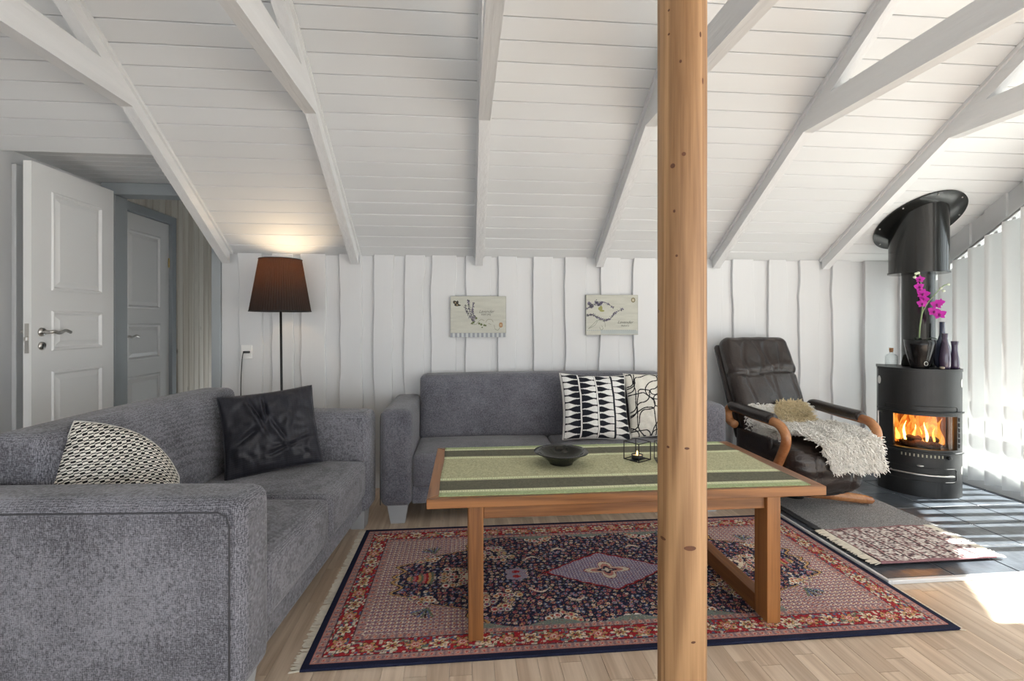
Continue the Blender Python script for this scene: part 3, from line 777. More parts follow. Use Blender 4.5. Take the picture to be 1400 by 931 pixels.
SLf = make_sofa('sofa', 1.51, 0.90, (-1.015, 2.225, 0), R(90-4.0), M['sofa'], 'grey fabric two-seat sofa in front of the white doors', None, 1)

# ---- painted grids -------------------------------------------------------
def grid_sheet(name, nx, ny, fpos, cols, mat, parent=None, thick=0.0, fbot=None):
    V = []; c = []
    for j in range(ny):
        for i in range(nx):
            V.append(fpos(i/(nx-1), j/(ny-1)))
    Fc = [(j*nx+i, j*nx+i+1, (j+1)*nx+i+1, (j+1)*nx+i) for j in range(ny-1) for i in range(nx-1)]
    c = cols.reshape(-1, 3)
    if fbot is not None:
        ring = [i for i in range(nx)] + [j*nx+nx-1 for j in range(1, ny)] + [(ny-1)*nx+i for i in range(nx-2, -1, -1)] + [j*nx for j in range(ny-2, 0, -1)]
        b0 = len(V); V += [fbot(V[r]) for r in ring]; c = np.vstack([c, c[ring]])
        m = len(ring)
        for k in range(m): Fc.append((ring[(k+1) % m], ring[k], b0+k, b0+(k+1) % m))
        Fc.append(tuple(range(b0+m-1, b0-1, -1)))
    return mesh_obj(name, V, Fc, mat, parent, True, c)
def L(*rgb): return np.array(s2l(rgb))
def vnoise(nx, ny, fx, fy, seed):
    """smooth value noise image"""
    r = np.random.default_rng(seed); gx, gy = int(fx)+3, int(fy)+3
    g = r.random((gy, gx)); X = np.linspace(0, fx, nx); Y = np.linspace(0, fy, ny)
    xi = X.astype(int); yi = Y.astype(int); xf = X-xi; yf = Y-yi
    xf = xf*xf*(3-2*xf); yf = yf*yf*(3-2*yf)
    a = g[np.ix_(yi, xi)]; b = g[np.ix_(yi, xi+1)]; c = g[np.ix_(yi+1, xi)]; d = g[np.ix_(yi+1, xi+1)]
    return (a*(1-xf)+b*xf)*(1-yf[:, None]) + (c*(1-xf)+d*xf)*yf[:, None]

# ---- persian rug
def paint_rug():
    Wd, Dp = 2.385, 1.10; NX, NY = 652, 300
    hx, hy = NX//2, NY//2
    x = (np.arange(hx)+0.5)/hx*Wd/2; y = (np.arange(hy)+0.5)/hy*Dp/2
    X, Y = np.meshgrid(x, y)
    navy = L(30, 34, 58); red = L(158, 38, 46); cream = L(226, 214, 194); rose = L(190, 108, 108); blue = L(92, 110, 146); gold = L(190, 150, 96)
    lilac = L(168, 158, 178); green = L(98, 112, 92); dark = L(36, 30, 38); salmon = L(196, 130, 118); white = L(232, 226, 218)
    img = np.zeros((hy, hx, 3)); img[:] = navy
    ex = Wd/2 - X; ey = Dp/2 - Y; e = np.minimum(ex, ey); along = np.where(ey < ex, X, Y + 0.07)
    rr = np.random.default_rng(3)
    def disc(cx, cy, r, col, ry=None):
        ry = ry or r
        i0, i1 = max(int((cx-r)/Wd*2*hx)-1, 0), min(int((cx+r)/Wd*2*hx)+2, hx); j0, j1 = max(int((cy-ry)/Dp*2*hy)-1, 0), min(int((cy+ry)/Dp*2*hy)+2, hy)
        if i0 >= i1 or j0 >= j1: return
        m = ((X[j0:j1, i0:i1]-cx)/r)**2 + ((Y[j0:j1, i0:i1]-cy)/ry)**2 < 1
        img[j0:j1, i0:i1][m] = col
    # small scattered flowers of the navy field
    yy = 0.012
    while yy < 0.40:
        xx = 0.010 + rr.uniform(0, 0.015)
        while xx < 1.03:
            cx, cy = xx + rr.uniform(-0.006, 0.006), yy + rr.uniform(-0.006, 0.006)
            k = rr.integers(0, 5); col = (cream, rose, lilac, blue, salmon)[k]
            r = rr.uniform(0.006, 0.0095)
            disc(cx, cy, r, col*0.9); disc(cx, cy, r*0.45, (red, navy, red, cream, dark)[k])
            disc(cx + rr.uniform(-0.013, 0.013), cy + rr.uniform(-0.013, 0.013), 0.004, (green, gold, blue)[rr.integers(0, 3)])
            xx += 0.0275
        yy += 0.0235
    # clusters of round blossoms
    def cluster(cx, cy, n, R_):
        for _ in range(n):
            a = rr.uniform(0, 6.28); q = R_*math.sqrt(rr.random())
            px, py = cx+q*math.cos(a)*1.25, cy+q*math.sin(a)
            r = rr.uniform(0.012, 0.019); base = (cream, white, L(206, 190, 176), L(206, 186, 150))[rr.integers(0, 4)]
            disc(px, py, r, dark); disc(px, py, r*0.88, base); disc(px, py, r*0.55, (rose, blue, gold)[rr.integers(0, 3)]); disc(px, py, r*0.28, red)
    cluster(0.50, 0.20, 34, 0.075); cluster(0.27, 0.365, 30, 0.055); cluster(0.70, 0.02, 26, 0.06); cluster(0.02, 0.385, 14, 0.04)
    disc(0.42, 0.02, 0.05, lilac*0.8, 0.03); disc(0.42, 0.02, 0.018, red, 0.012)
    for bx, by in ((0.30, 0.14), (0.16, 0.215)):
        for q in range(9): disc(bx+q*0.008, by+0.016*math.sin(q*0.45), 0.007 - 0.0006*abs(q-4), cream*0.95)
    # lattice end panels with scalloped gold outline
    t = np.clip(Y/0.385, 0, 1); st = np.clip((t-0.25)/0.55, 0, 1); st = st*st*(3-2*st)
    bnd = 0.945 - 0.33*st + 0.022*np.sin(t*26) - 0.03*(t > 0.86)
    lat = X > bnd; gx = np.mod(X, 0.022)-0.011; gy = np.mod(Y, 0.022)-0.011; gd = np.hypot(gx, gy)
    latc = np.where((gd < 0.0042)[..., None], red*0.8, np.where((gd < 0.0085)[..., None], cream*0.92, L(138, 104, 118)))
    img[lat] = latc[lat]
    img[np.abs(X-bnd) < 0.006] = gold
    img[np.abs(X-bnd-0.009) < 0.003] = dark
    # palm leaf sprays beside the panels
    for q in range(8):
        a = 0.4+q*0.22
        for s in range(7): disc(0.80+0.011*s*math.cos(a), 0.235+0.010*s*math.sin(a), 0.0052, (blue, green, dark)[q % 3])
    cluster(0.83, 0.17, 12, 0.04)
    # bulb pendant on the long axis
    for q in range(10):
        disc(0.80+0.011*q, 0.0, 0.010, (green, gold, red, rose)[q % 4], 0.055-0.0045*q)
    for a in range(7): disc(0.62+0.03*math.cos(a*0.9), 0.045*math.sin(a*0.45), 0.013, cream); 
    # central medallion
    md = X/0.285 + Y/0.168 + 0.035*np.cos(X*70)*np.cos(Y*70)
    cellx = np.mod(X, 0.014)-0.007; celly = np.mod(Y, 0.014)-0.007
    mc = np.where((np.hypot(cellx, celly) < 0.0042)[..., None], L(206, 198, 206), L(132, 118, 146))
    img[md < 1.08] = dark; img[md < 1.05] = red*0.9; inn = md < 0.99; img[inn] = mc[inn]
    th = np.arctan2(Y*1.4, X); rad = np.hypot(X, Y*1.4); lob = 0.075 + 0.03*np.cos(4*th)
    img[rad < lob+0.006] = red*0.8; img[rad < lob] = cream; img[rad < lob*0.72] = salmon; img[rad < lob*0.45] = navy; img[rad < lob*0.25] = cream
    # corner spandrel greens at the long sides
    sp = (ey > 0.165) & (ey < 0.165+0.035*(0.5+0.5*np.cos(X*21))) & (X < 0.62)
    img[sp] = L(120, 132, 124)
    # borders
    def band(a, b): return (e >= a) & (e < b)
    img[band(0, 0.024)] = navy*0.9
    img[band(0.024, 0.029)] = salmon
    for a, b in ((0.029, 0.054), (0.140, 0.165)):
        m = band(a, b); mid = (a+b)/2; s = e-mid; al = np.mod(along, 0.030)-0.015; dd = np.hypot(al, s)
        c = np.where((dd < 0.0035)[..., None], red, np.where((dd < 0.008)[..., None], L(198, 146, 130), np.where((np.abs(al) > 0.0115)[..., None], L(136, 108, 112), L(158, 132, 132))))
        img[m] = c[m]
    for a, b, c in ((0.054, 0.059, dark), (0.135, 0.140, dark)): img[band(a, b)] = c
    m = band(0.059, 0.135); s = e-0.097; per = 0.165; al = np.mod(along, per)-per/2; al2 = np.mod(along+per/2, per)-per/2
    bc = np.zeros_like(img); bc[:] = red
    vine = np.abs(s - 0.026*np.sin(along*2*math.pi/per)) ; bc[vine < 0.0065] = L(60, 74, 100); bc[vine < 0.003] = L(190, 176, 150)
    fl = np.random.default_rng(9).random((hy//3+2, hx//3+2)); fl = np.kron(fl, np.ones((3, 3)))[:hy, :hx]
    bc[(fl > 0.86)] = cream*0.85; bc[(fl < 0.09)] = blue*0.8; bc[(fl > 0.45) & (fl < 0.52)] = green
    for q_, c0, c1, c2 in ((al, cream, gold, navy), (al2, gold, rose, cream)):
        an = np.arctan2(s*1.3, q_); rd = np.hypot(q_, s*1.3); lb = 0.028+0.009*np.cos(6*an)
        bc[rd < lb+0.004] = dark; bc[rd < lb] = c0; bc[rd < lb*0.68] = c1; bc[rd < lb*0.4] = c2; bc[rd < lb*0.2] = red
    img[m] = bc[m]
    full = np.zeros((NY, NX, 3))
    full[hy:, hx:] = img; full[hy:, :hx] = img[:, ::-1]; full[:hy] = full[hy:][::-1]
    rs_ = np.random.default_rng(77); sp_ = rs_.random((NY, NX)); pal = np.array([cream, rose, blue*0.8, dark, gold, red])
    pick = pal[rs_.integers(0, 6, (NY, NX))]; e_full = np.minimum(np.minimum(np.arange(NX)[None], NX-1-np.arange(NX)[None])*Wd/NX, np.minimum(np.arange(NY)[:, None], NY-1-np.arange(NY)[:, None])*Dp/NY)
    ms = (sp_ < 0.13) & (e_full > 0.03); full[ms] = full[ms]*0.35 + pick[ms]*0.65
    gr = 0.85 + 0.3*np.random.default_rng(1).random((NY, NX, 1)); full = full*gr*(0.9+0.25*vnoise(NX, NY, 9, 5, 4)[..., None])
    return full, Wd, Dp
img, RW, RDp = paint_rug()
NY_, NX_ = img.shape[:2]
rug = empty('persian_rug', (0.651, 2.232, 0)); tag(rug, 'red and navy patterned oriental rug under the coffee table', 'rug')
grid_sheet('pile', NX_, NY_, lambda u, v: ((u-0.5)*RW, (v-0.5)*RDp, 0.0095), img, M['paint_rug'], rug, fbot=lambda p: (p[0]*1.0008, p[1]*1.0008, 0.0012))
def fringe(name, x, y0, y1, out, n, ln, parent, mat, z=0.004, rad=0.0022, axis='x', zlo=0.0032):
    V = []; Fc = []
    for k in range(n):
        y = y0 + (y1-y0)*(k+random.random())/n; l_ = ln*random.uniform(0.75, 1.1); dy = random.uniform(-0.012, 0.012)
        pts = [(x-0.004*out, y, z), (x+out*l_*0.5, y+dy*0.6, max(z*0.8, zlo)), (x+out*l_, y+dy, zlo)]
        if axis == 'y': pts = [(b, a, c) for a, b, c in pts]
        v, f = tube_data(pts, [rad, rad*1.1, rad*0.7], 4); o = len(V); V += v; Fc += [tuple(i+o for i in g) for g in f]
    return stuff(mesh_obj(name, V, Fc, mat, parent))
fringe('fringe', -RW/2, -RDp/2, RDp/2, -1, 300, 0.036, rug, M['fringe'])
fringe('fringe', RW/2, -RDp/2, RDp/2, 1, 300, 0.018, rug, M['fringe'], rad=0.0016, zlo=0.0022)

# ---- grey mat and the small woven rag rug on the hearth
gm = empty('grey_mat', (2.262, 2.78, HZ)); tag(gm, 'plain grey loop-pile mat with dark edge under the armchair', 'mat')
box('pile', (-0.325, -0.46, 0.0005), (0.345, 0.46, 0.010), M['mat_grey'], gm, 0.003)
box('edge_band', (-0.362, -0.46, 0.0005), (-0.3255, 0.46, 0.008), M['mat_edge'], gm, 0.002)
def paint_rag():
    nx, ny = 230, 140; u, v = np.meshgrid(np.linspace(0, 1, nx), np.linspace(0, 1, ny))
    r = np.random.default_rng(5); cells = np.kron(r.random((ny//3+1, nx//5+1)), np.ones((3, 5)))[:ny, :nx]
    a = L(206, 196, 190); b = L(140, 112, 112); c = L(74, 62, 66)
    st = np.mod(u*7.0, 1.0); img = np.zeros((ny, nx, 3)); img[:] = a
    img[cells > 0.55] = b; img[cells > 0.86] = c; img[cells < 0.12] = L(232, 226, 220)
    img[(st < 0.10)] = c*1.2; img[(st > 0.10) & (st < 0.2) & (cells > 0.4)] = L(170, 130, 128)
    img[(v < 0.03) | (v > 0.97)] = L(150, 112, 116)
    return img*(0.85+0.3*r.random((ny, nx, 1)))
RZ = HZ + 0.0115
rag = empty('rag_rug', (2.222, 2.315, RZ), R(0.5)); tag(rag, 'small pink and cream woven fringed rug on the slate hearth', 'rug')
im = paint_rag()
def ragpos(u, v):
    x = (u-0.5)*0.60; y = (v-0.5)*0.375
    z = 0.0075 + 0.0028*math.sin(x*23+y*6)*math.sin(y*17+1) + 0.001*math.sin(u*7*6.283)
    if y < -0.02: z -= 0.0
    return (x, y, z)
grid_sheet('weave', im.shape[1], im.shape[0], ragpos, im, M['paint_rug'], rag, fbot=lambda p: (p[0], p[1], 0.0006))
fringe('fringe', -0.30, -0.187, 0.187, -1, 110, 0.05, rag, M['fringe'], z=0.006, rad=0.0024, zlo=0.0026)
fringe('fringe', 0.30, -0.187, 0.187, 1, 110, 0.05, rag, M['fringe'], z=0.006, rad=0.0024, zlo=0.0026)

# ---- coffee table
TX0, TX1, TY0, TY1, TZ = -0.135, 1.355, 1.742, 2.452, 0.534
tb = empty('coffee_table', ((TX0+TX1)/2, (TY0+TY1)/2, 0)); tag(tb, 'teak coffee table with sled legs standing on the oriental rug', 'table')
hx_, hy_ = (TX1-TX0)/2, (TY1-TY0)/2; zr = 0.0103
def mitre(name, side):
    w = 0.065; a, b = hx_, hy_
    if side in 'FB':
        s = -1 if side == 'F' else 1
        P_ = [(-a, s*b), (a, s*b), (a-w, s*(b-w)), (-a+w, s*(b-w))]; m = M['table_wood']
    else:
        s = -1 if side == 'L' else 1
        P_ = [(s*a, -b), (s*a, b), (s*(a-w), b-w), (s*(a-w), -b+w)]; m = M['table_wood_y']
    g = poly_solid(name, [(p[0]*0.9996, p[1]*0.9996, TZ-0.035) for p in P_], [(p[0]*0.9996, p[1]*0.9996, TZ) for p in P_], m, tb)
    bv = g.modifiers.new('bev', 'BEVEL'); bv.width = 0.0025; bv.segments = 2
for s in 'FBLR': mitre('top_rim', s)
box('top_panel', (-hx_+0.066, -hy_+0.066, TZ-0.03), (hx_-0.066, hy_-0.066, TZ-0.001), M['table_wood'], tb)
LX0, LX1 = 0.049-0.6105, 1.167-0.6105
LX0 += 0.0; 
for s, lx in ((-1, 0.038-(TX0+TX1)/2), (1, 1.165-(TX0+TX1)/2)):
    for fy in (-1, 1):
        y0 = fy*(hy_-0.03); y1 = fy*(hy_-0.115)
        box('leg', (lx-0.027, min(y0, y1), zr), (lx+0.027, max(y0, y1), TZ-0.0355), M['table_wood_z'], tb, 0.003)
    box('floor_rail', (lx-0.0265, -(hy_-0.1155), zr), (lx+0.0265, hy_-0.1155, zr+0.068), M['table_wood_y'], tb, 0.003)
lxa, lxb = 0.038-(TX0+TX1)/2+0.0275, 1.165-(TX0+TX1)/2-0.0275
for fy in (-1, 1):
    y0 = fy*(hy_-0.045); y1 = fy*(hy_-0.068)
    box('apron', (lxa, min(y0, y1), TZ-0.092), (lxb, max(y0, y1), TZ-0.0355), M['table_wood'], tb, 0.002)

def paint_cloth():
    nx, ny = 520, 240; v, u = np.meshgrid(np.linspace(0, 1, ny), np.linspace(0, 1, nx), indexing='ij')
    lt = L(186, 185, 150); dk = L(106, 105, 90); pale = L(204, 208, 170)
    r = np.random.default_rng(8); img = np.zeros((ny, nx, 3)); img[:] = lt
    tw = np.kron(r.random((ny//2+1, nx//2+1)), np.ones((2, 2)))[:ny, :nx]
    img *= (0.80 + 0.36*tw)[..., None]
    for a, b in ((0.085, 0.25), (0.75, 0.915)):
        m = (v > a) & (v < b); img[m] = (dk*(0.82+0.3*tw[..., None]))[m]
    dash = np.mod(u*150, 1.0) < 0.6
    for a, b in ((0.0, 0.085), (0.915, 1.0)):
        m = (v >= a) & (v <= b); img[m] = (L(172, 186, 142)*(0.8+0.3*tw[..., None]))[m]
    for c in (0.28, 0.72, 0.07, 0.93):
        m = (np.abs(v-c) < 0.02); img[m] = (pale*0.95)[None]; m2 = (np.abs(v-c) < 0.010) & dash; img[m2] = L(228, 232, 196)
    img[(u < 0.006) | (u > 0.994)] *= 0.85
    return img
im = paint_cloth()
tc_ = empty('tablecloth', (0.602, 2.100, TZ)); tag(tc_, 'green striped woven runner spread over the coffee table', 'tablecloth')
def clothpos(u, v):
    x = (u-0.5)*1.395; y = (v-0.5)*0.682
    z = 0.0030 + 0.0009*(math.sin(x*9+1)*math.sin(y*11)) + 0.0014*math.exp(-((x-0.05-0.03*y)/0.006)**2)
    y2 = y + 0.0025*math.sin(x*6); return (x + 0.002*math.sin(y*14), y2, z)
grid_sheet('weave', im.shape[1], im.shape[0], clothpos, im, M['paint_cloth'], tc_, fbot=lambda p: (p[0], p[1], 0.0004))

bw = empty('bowl', (0.415, 2.12, TZ+0.0045)); tag(bw, 'dark bronze glazed shallow bowl on the green runner', 'bowl')
lathe('vessel', [(0.0, 0.0), (0.050, 0.0), (0.052, 0.006), (0.058, 0.014), (0.085, 0.034), (0.098, 0.046), (0.118, 0.051), (0.1185, 0.054), (0.100, 0.052), (0.092, 0.046), (0.070, 0.028), (0.040, 0.016), (0.0, 0.013)], M['bowl'], bw, 48)
for k in range(6):
    a = k*math.pi/3+0.2
    bm = bmesh.new(); bmesh.ops.create_icosphere(bm, subdivisions=2, radius=0.007)
    for v in bm.verts: v.co = Vector((v.co.x+0.107*math.cos(a), v.co.y+0.107*math.sin(a), v.co.z*0.35+0.0515))
    bm_obj('rim_stud', bm, M['bowl'], bw, True)

def wire_cube(loc, rz, s, label, lit):
    t = empty('candle_holder', loc, rz); tag(t, label, 'candle holder', 'black wire cube candle holders on the runner')
    bm = bmesh.new(); r = 0.0016; h = s/2
    for a in (-1, 1):
        for b in (-1, 1):
            bm_box(bm, (a*h-r, b*h-r, 0), (a*h+r, b*h+r, s)); 
            for z in (r, s-r):
                bm_box(bm, (-h, b*h-r, z-r), (h, b*h+r, z+r)) if a > 0 else None
                bm_box(bm, (a*h-r, -h, z-r), (a*h+r, h, z+r)) if b > 0 else None
    bm_obj('wire_frame', bm, M['black_matt'], t)
    bm = bmesh.new(); bm_box(bm, (-h, -0.02, 0.0), (h, 0.02, 0.0014)); bm_obj('candle_tray', bm, M['black_matt'], t)
    c = lathe('candle_cup', [(0.0, 0.0015), (0.024, 0.0015), (0.026, 0.022), (0.0245, 0.022), (0.0235, 0.004), (0.0, 0.004)], M['black_matt'], t, 24)
    lathe('wax', [(0.0, 0.017), (0.023, 0.017)], M['candle'], c, 24)
    if lit: lathe('candle_flame', [(0.0, 0.018), (0.003, 0.022), (0.004, 0.027), (0.002, 0.036), (0.0, 0.040)], M['flame_hot'], c, 10)
    return t
wire_cube((0.766, 2.15, TZ+0.0045), R(32), 0.082, 'black wire cube tealight holder standing next to the dark bowl', True)
wire_cube((0.880, 2.11, TZ+0.0045), R(-12), 0.082, 'black wire cube tealight holder half hidden by the pine post', False)

# ---- cushions
def pillow(name, cen, right, up, w, h, T, cols, mat, label, pinch=0.07, wr=0.006, seed=0, group=None, n=120, creases=(), slump=0.0):
    right = Vector(right).normalized(); up = Vector(up); up = (up - right*up.dot(right)).normalized(); nor = right.cross(up)
    t = empty(name, cen); tag(t, label, 'cushion', group)
    V = []; C_ = []; nx = ny = n
    def P_(u, v, side):
        a = w/2*u*(1-pinch*(1-v*v)*abs(u)); b = h/2*v*(1-pinch*(1-u*u)*abs(v))
        e = max(0.0, (1-u*u)*(1-v*v)); th = T*(e**0.42)
        if slump: b -= slump*((u+1)/2)**2.6*((v+1)/2)*h*0.62; a -= 0.10*w*((v+1)/2)*((u+1)/2)**3
        q = mnoise.noise(Vector((u*2.2+seed, v*2.2, side*3)))*wr*2 + mnoise.noise(Vector((u*6+seed, v*6, side*5)))*wr
        for (cu, cv, ca, cw, cl, dep) in creases:
            du, dv = u-cu, v-cv; s_ = du*math.cos(ca)+dv*math.sin(ca); p_ = -du*math.sin(ca)+dv*math.cos(ca)
            q -= dep*math.exp(-(p_/cw)**2-(s_/cl)**2) - dep*0.7*math.exp(-((p_-1.8*cw)/cw)**2-(s_/cl)**2)
        return right*a + up*b + nor*(side*(th + q*min(1, e*4)))
    for side in (1, -1):
        for j in range(ny):
            for i in range(nx):
                V.append(P_(i/(nx-1)*2-1, j/(ny-1)*2-1, side))
    Fc = []
    for k in (0, 1):
        o = k*nx*ny
        for j in range(ny-1):
            for i in range(nx-1):
                f = (o+j*nx+i, o+j*nx+i+1, o+(j+1)*nx+i+1, o+(j+1)*nx+i); Fc.append(f if k == 0 else f[::-1])
    C_ = np.vstack([cols.reshape(-1, 3), cols.reshape(-1, 3)])
    ob = mesh_obj('cover', V, Fc, mat, t, True, C_)
    bm = bmesh.new(); bm.from_mesh(ob.data); bmesh.ops.remove_doubles(bm, verts=bm.verts[:], dist=1e-6); bm.to_mesh(ob.data); bm.free()
    ob.data.polygons.foreach_set('use_smooth', [True]*len(ob.data.polygons))
    pts = []
    for k in range(0, 4*24):
        s_ = k // 24; q = (k % 24)/24*2-1
        u, v = ((q, -1), (1, q), (-q, 1), (-1, -q))[s_]; pts.append(P_(u, v, 1))
    pts.append(pts[0]); tube('piping', pts, 0.0035, M['seam'] if mat != M['paint_cloth'] else bpy.data.materials.get('cushion piping') or mat_basic('cushion piping', s2l((206, 204, 198)), 0.9), t, 6)
    return t
def uvgrid(n): return np.meshgrid(np.linspace(0, 1, n), np.linspace(0, 1, n))
def paint_leaf(n):
    u, v = uvgrid(n); wt = L(228, 227, 224); bk = L(30, 32, 40); img = np.zeros((n, n, 3)); img[:] = wt
    c = np.clip((u*4).astype(int), 0, 3); p = u*4-c; q = np.mod(v*9.5 + 0.5*(c % 2), 1.0)
    fat = np.where(c % 2 == 0, p, 1-p)               # 0 at the fat end of a drop, 1 at the stem
    prof_ = 0.05 + 0.36*np.exp(-((fat-0.20)/0.34)**2)*np.clip(fat/0.07, 0, 1)**0.5
    img[:] = bk; m = np.abs(q-0.5) < prof_; img[m] = wt
    m = (c >= 2); inv = np.where((np.abs(np.mod(q+0.5, 1.0)-0.5) < prof_)[..., None], bk, wt); img[m] = inv[m]
    st = np.abs(np.mod(u*4+0.5, 1.0)-0.5) ; edge = (st < 0.045); img[edge & (np.round(u*4) != 3)] = wt; img[edge & (np.round(u*4) == 3)] = bk
    img[(st >= 0.045) & (st < 0.065)] = bk
    return img
def paint_squiggle(n):
    img = np.zeros((n, n, 3)); img[:] = L(224, 221, 211); bk = L(30, 30, 32)
    for s, f in ((11, 4.5), (23, 4.0), (37, 4.3), (41, 3.6), (53, 4.7)):
        z = vnoise(n, n, f, f, s)
        gy, gx = np.gradient(z); g = np.hypot(gx, gy)+1e-4
        for lv in (0.5,): img[np.abs(z-lv)/g < 1.7] = bk
    return img
def paint_knit(n):
    u, v = uvgrid(n); a = u*0.88+v*0.47; b = -u*0.47+v*0.88
    wrp = 0.03*vnoise(n, n, 4, 4, 2)
    row = np.floor((b+wrp)*28); q = np.mod((a+wrp)*14 + 0.5*np.mod(row, 2), 1.0); rr_ = np.mod((b+wrp)*56, 1.0)
    img = np.zeros((n, n, 3)); img[:] = L(228, 224, 214); img[rr_ < 0.5] = L(26, 26, 28)
    sw = q < 0.5; img[sw] = np.where((rr_ < 0.5)[..., None], L(228, 224, 214), L(26, 26, 28))[sw]
    return img
def paint_black(n):
    u, v = uvgrid(n); img = np.zeros((n, n, 3)); img[:] = L(52, 52, 58)
    img *= (0.8 + 0.35*vnoise(n, n, 90, 5, 6))[..., None]
    m = (np.mod(v*40, 1) < 0.25); img[m] *= 0.75
    return img
M['piping_w'] = mat_basic('cushion piping', s2l((206, 204, 198)), 0.9)
NP = 200
pillow('cushion', (0.828, 3.115, 0.610), (0.43, 0.02, -0.022), (0.03, 0.17, 0.40), 0.445, 0.43, 0.075, paint_leaf(NP), M['paint_cloth'], 'black and white leaf patterned cushion on the long grey sofa', n=NP, seed=1)
pillow('cushion', (1.255, 3.145, 0.612), (0.40, -0.03, 0.01), (-0.03, 0.16, 0.40), 0.40, 0.43, 0.065, paint_squiggle(NP), M['paint_cloth'], 'white cushion with black looping lines partly behind the post', n=NP, seed=4)
pillow('cushion', (-0.975, 2.60, 0.605), (0.36, 0.185, 0.03), (-0.11, 0.115, 0.375), 0.44, 0.41, 0.085, paint_black(NP), M['satin'], 'crumpled black satin cushion against the far sofa arm', n=NP, seed=8, wr=0.009, pinch=0.05,
       creases=((-0.25, 0.35, 1.9, 0.05, 0.5, 0.02), (-0.1, 0.5, 1.6, 0.04, 0.35, 0.022), (0.15, -0.1, 2.0, 0.05, 0.5, 0.014), (0.45, 0.1, 1.4, 0.07, 0.5, 0.012), (-0.5, -0.1, 0.6, 0.06, 0.4, 0.012), (0.3, -0.5, 0.3, 0.05, 0.5, 0.012)))
pillow('cushion', (-1.165, 1.815, 0.580), (0.80, 0.55, -0.26), (-0.14, 0.20, 0.9), 0.375, 0.41, 0.10, paint_knit(250), M['paint_cloth'], 'slumped black and white zigzag knit cushion behind the near arm', n=250, seed=12, wr=0.012, pinch=-0.02, slump=0.62,
       creases=((0.2, 0.0, 0.9, 0.08, 0.6, 0.02), (0.4, -0.35, 0.3, 0.07, 0.5, 0.02)))

# ================================================================== floor lamp, socket
lp = empty('floor_lamp', (-1.175, 3.285, 0)); tag(lp, 'black floor lamp with pleated tapered shade behind the sofa corner', 'lamp')
lathe('base', [(0.0, 0.0005), (0.125, 0.0005), (0.128, 0.006), (0.126, 0.014), (0.02, 0.022), (0.0, 0.022)], M['black_matt'], lp, 40)
tube('pole', [(0.012, 0, 0.02), (0.008, 0, 0.6), (0, 0, 1.30)], 0.0075, M['black_matt'], lp, 12)
V = []; Fc = []; sg = 144
for r, z in ((0.181, 1.222), (0.1535, 1.387), (0.126, 1.552)):
    for k in range(sg):
        a = 2*math.pi*k/sg; rr = r*(1 + (0.008 if k % 2 else -0.008)); V.append((rr*math.cos(a), rr*math.sin(a), z))
for i in range(2):
    for k in range(sg): a = i*sg+k; b = i*sg+(k+1) % sg; Fc.append((a, b, b+sg, a+sg))
sh = mesh_obj('lamp_shade', V, Fc, M['shade'], lp)
for r, z in ((0.1825, 1.222), (0.1275, 1.552)):
    tube('rim', [(r*math.cos(a), r*math.sin(a), z) for a in np.linspace(0, 2*math.pi, 49)], 0.003, M['black_matt'], sh, 6)
tube('shade_carrier', [(-0.124, 0, 1.545), (0, 0, 1.535), (0.124, 0, 1.545)], 0.002, M['black_matt'], lp, 6)
lathe('socket', [(0.0, 1.30), (0.018, 1.30), (0.018, 1.36), (0.0, 1.36)], M['black_matt'], lp, 20)
lathe('bulb', [(0.012, 1.361), (0.014, 1.375), (0.027, 1.40), (0.029, 1.418), (0.022, 1.44), (0.0, 1.448)], M['bulb'], lp, 20)
pl = bpy.data.lights.new('lamp_light', 'POINT'); pl.energy = 1.9; pl.color = (1.0, 0.74, 0.46); pl.shadow_soft_size = 0.03
plo = bpy.data.objects.new('lamp_light', pl); COL.objects.link(plo); plo.parent = lp; plo.location = (0, 0, 1.47)
SX, SZ = -1.474, 0.950
tube('cord', smooth_path([(SX+1.175-0.012, YW-0.050-3.285, SZ), (SX+1.175-0.018, YW-0.055-3.285, SZ-0.06), (SX+1.175-0.03, YW-0.045-3.285, SZ-0.25), (SX+1.175-0.025, YW-0.04-3.285, SZ-0.5), (SX+1.175, YW-0.05-3.285, 0.15), (SX+1.30, 0.06, 0.012), (-0.10, 0.0, 0.010)], 8), 0.003, M['cord_black'], lp, 6)
box('plug', (SX+1.175-0.014, YW-0.055-3.285, SZ-0.006), (SX+1.175+0.026, YW-0.0335-3.285, SZ+0.008), M['cord_black'], lp, 0.003)
so = empty('wall_socket', (SX, YW-0.0215, SZ)); tag(so, 'white wall socket with a black plug beside the grey door jamb', 'socket')
box('plate', (-0.036, -0.011, -0.047), (0.036, -0.0002, 0.047), M['plastic_white'], so, 0.003)
box('insert', (-0.026, -0.0118, -0.026), (0.026, -0.0111, 0.026), M['plastic_white'], so, 0.0003, 1)

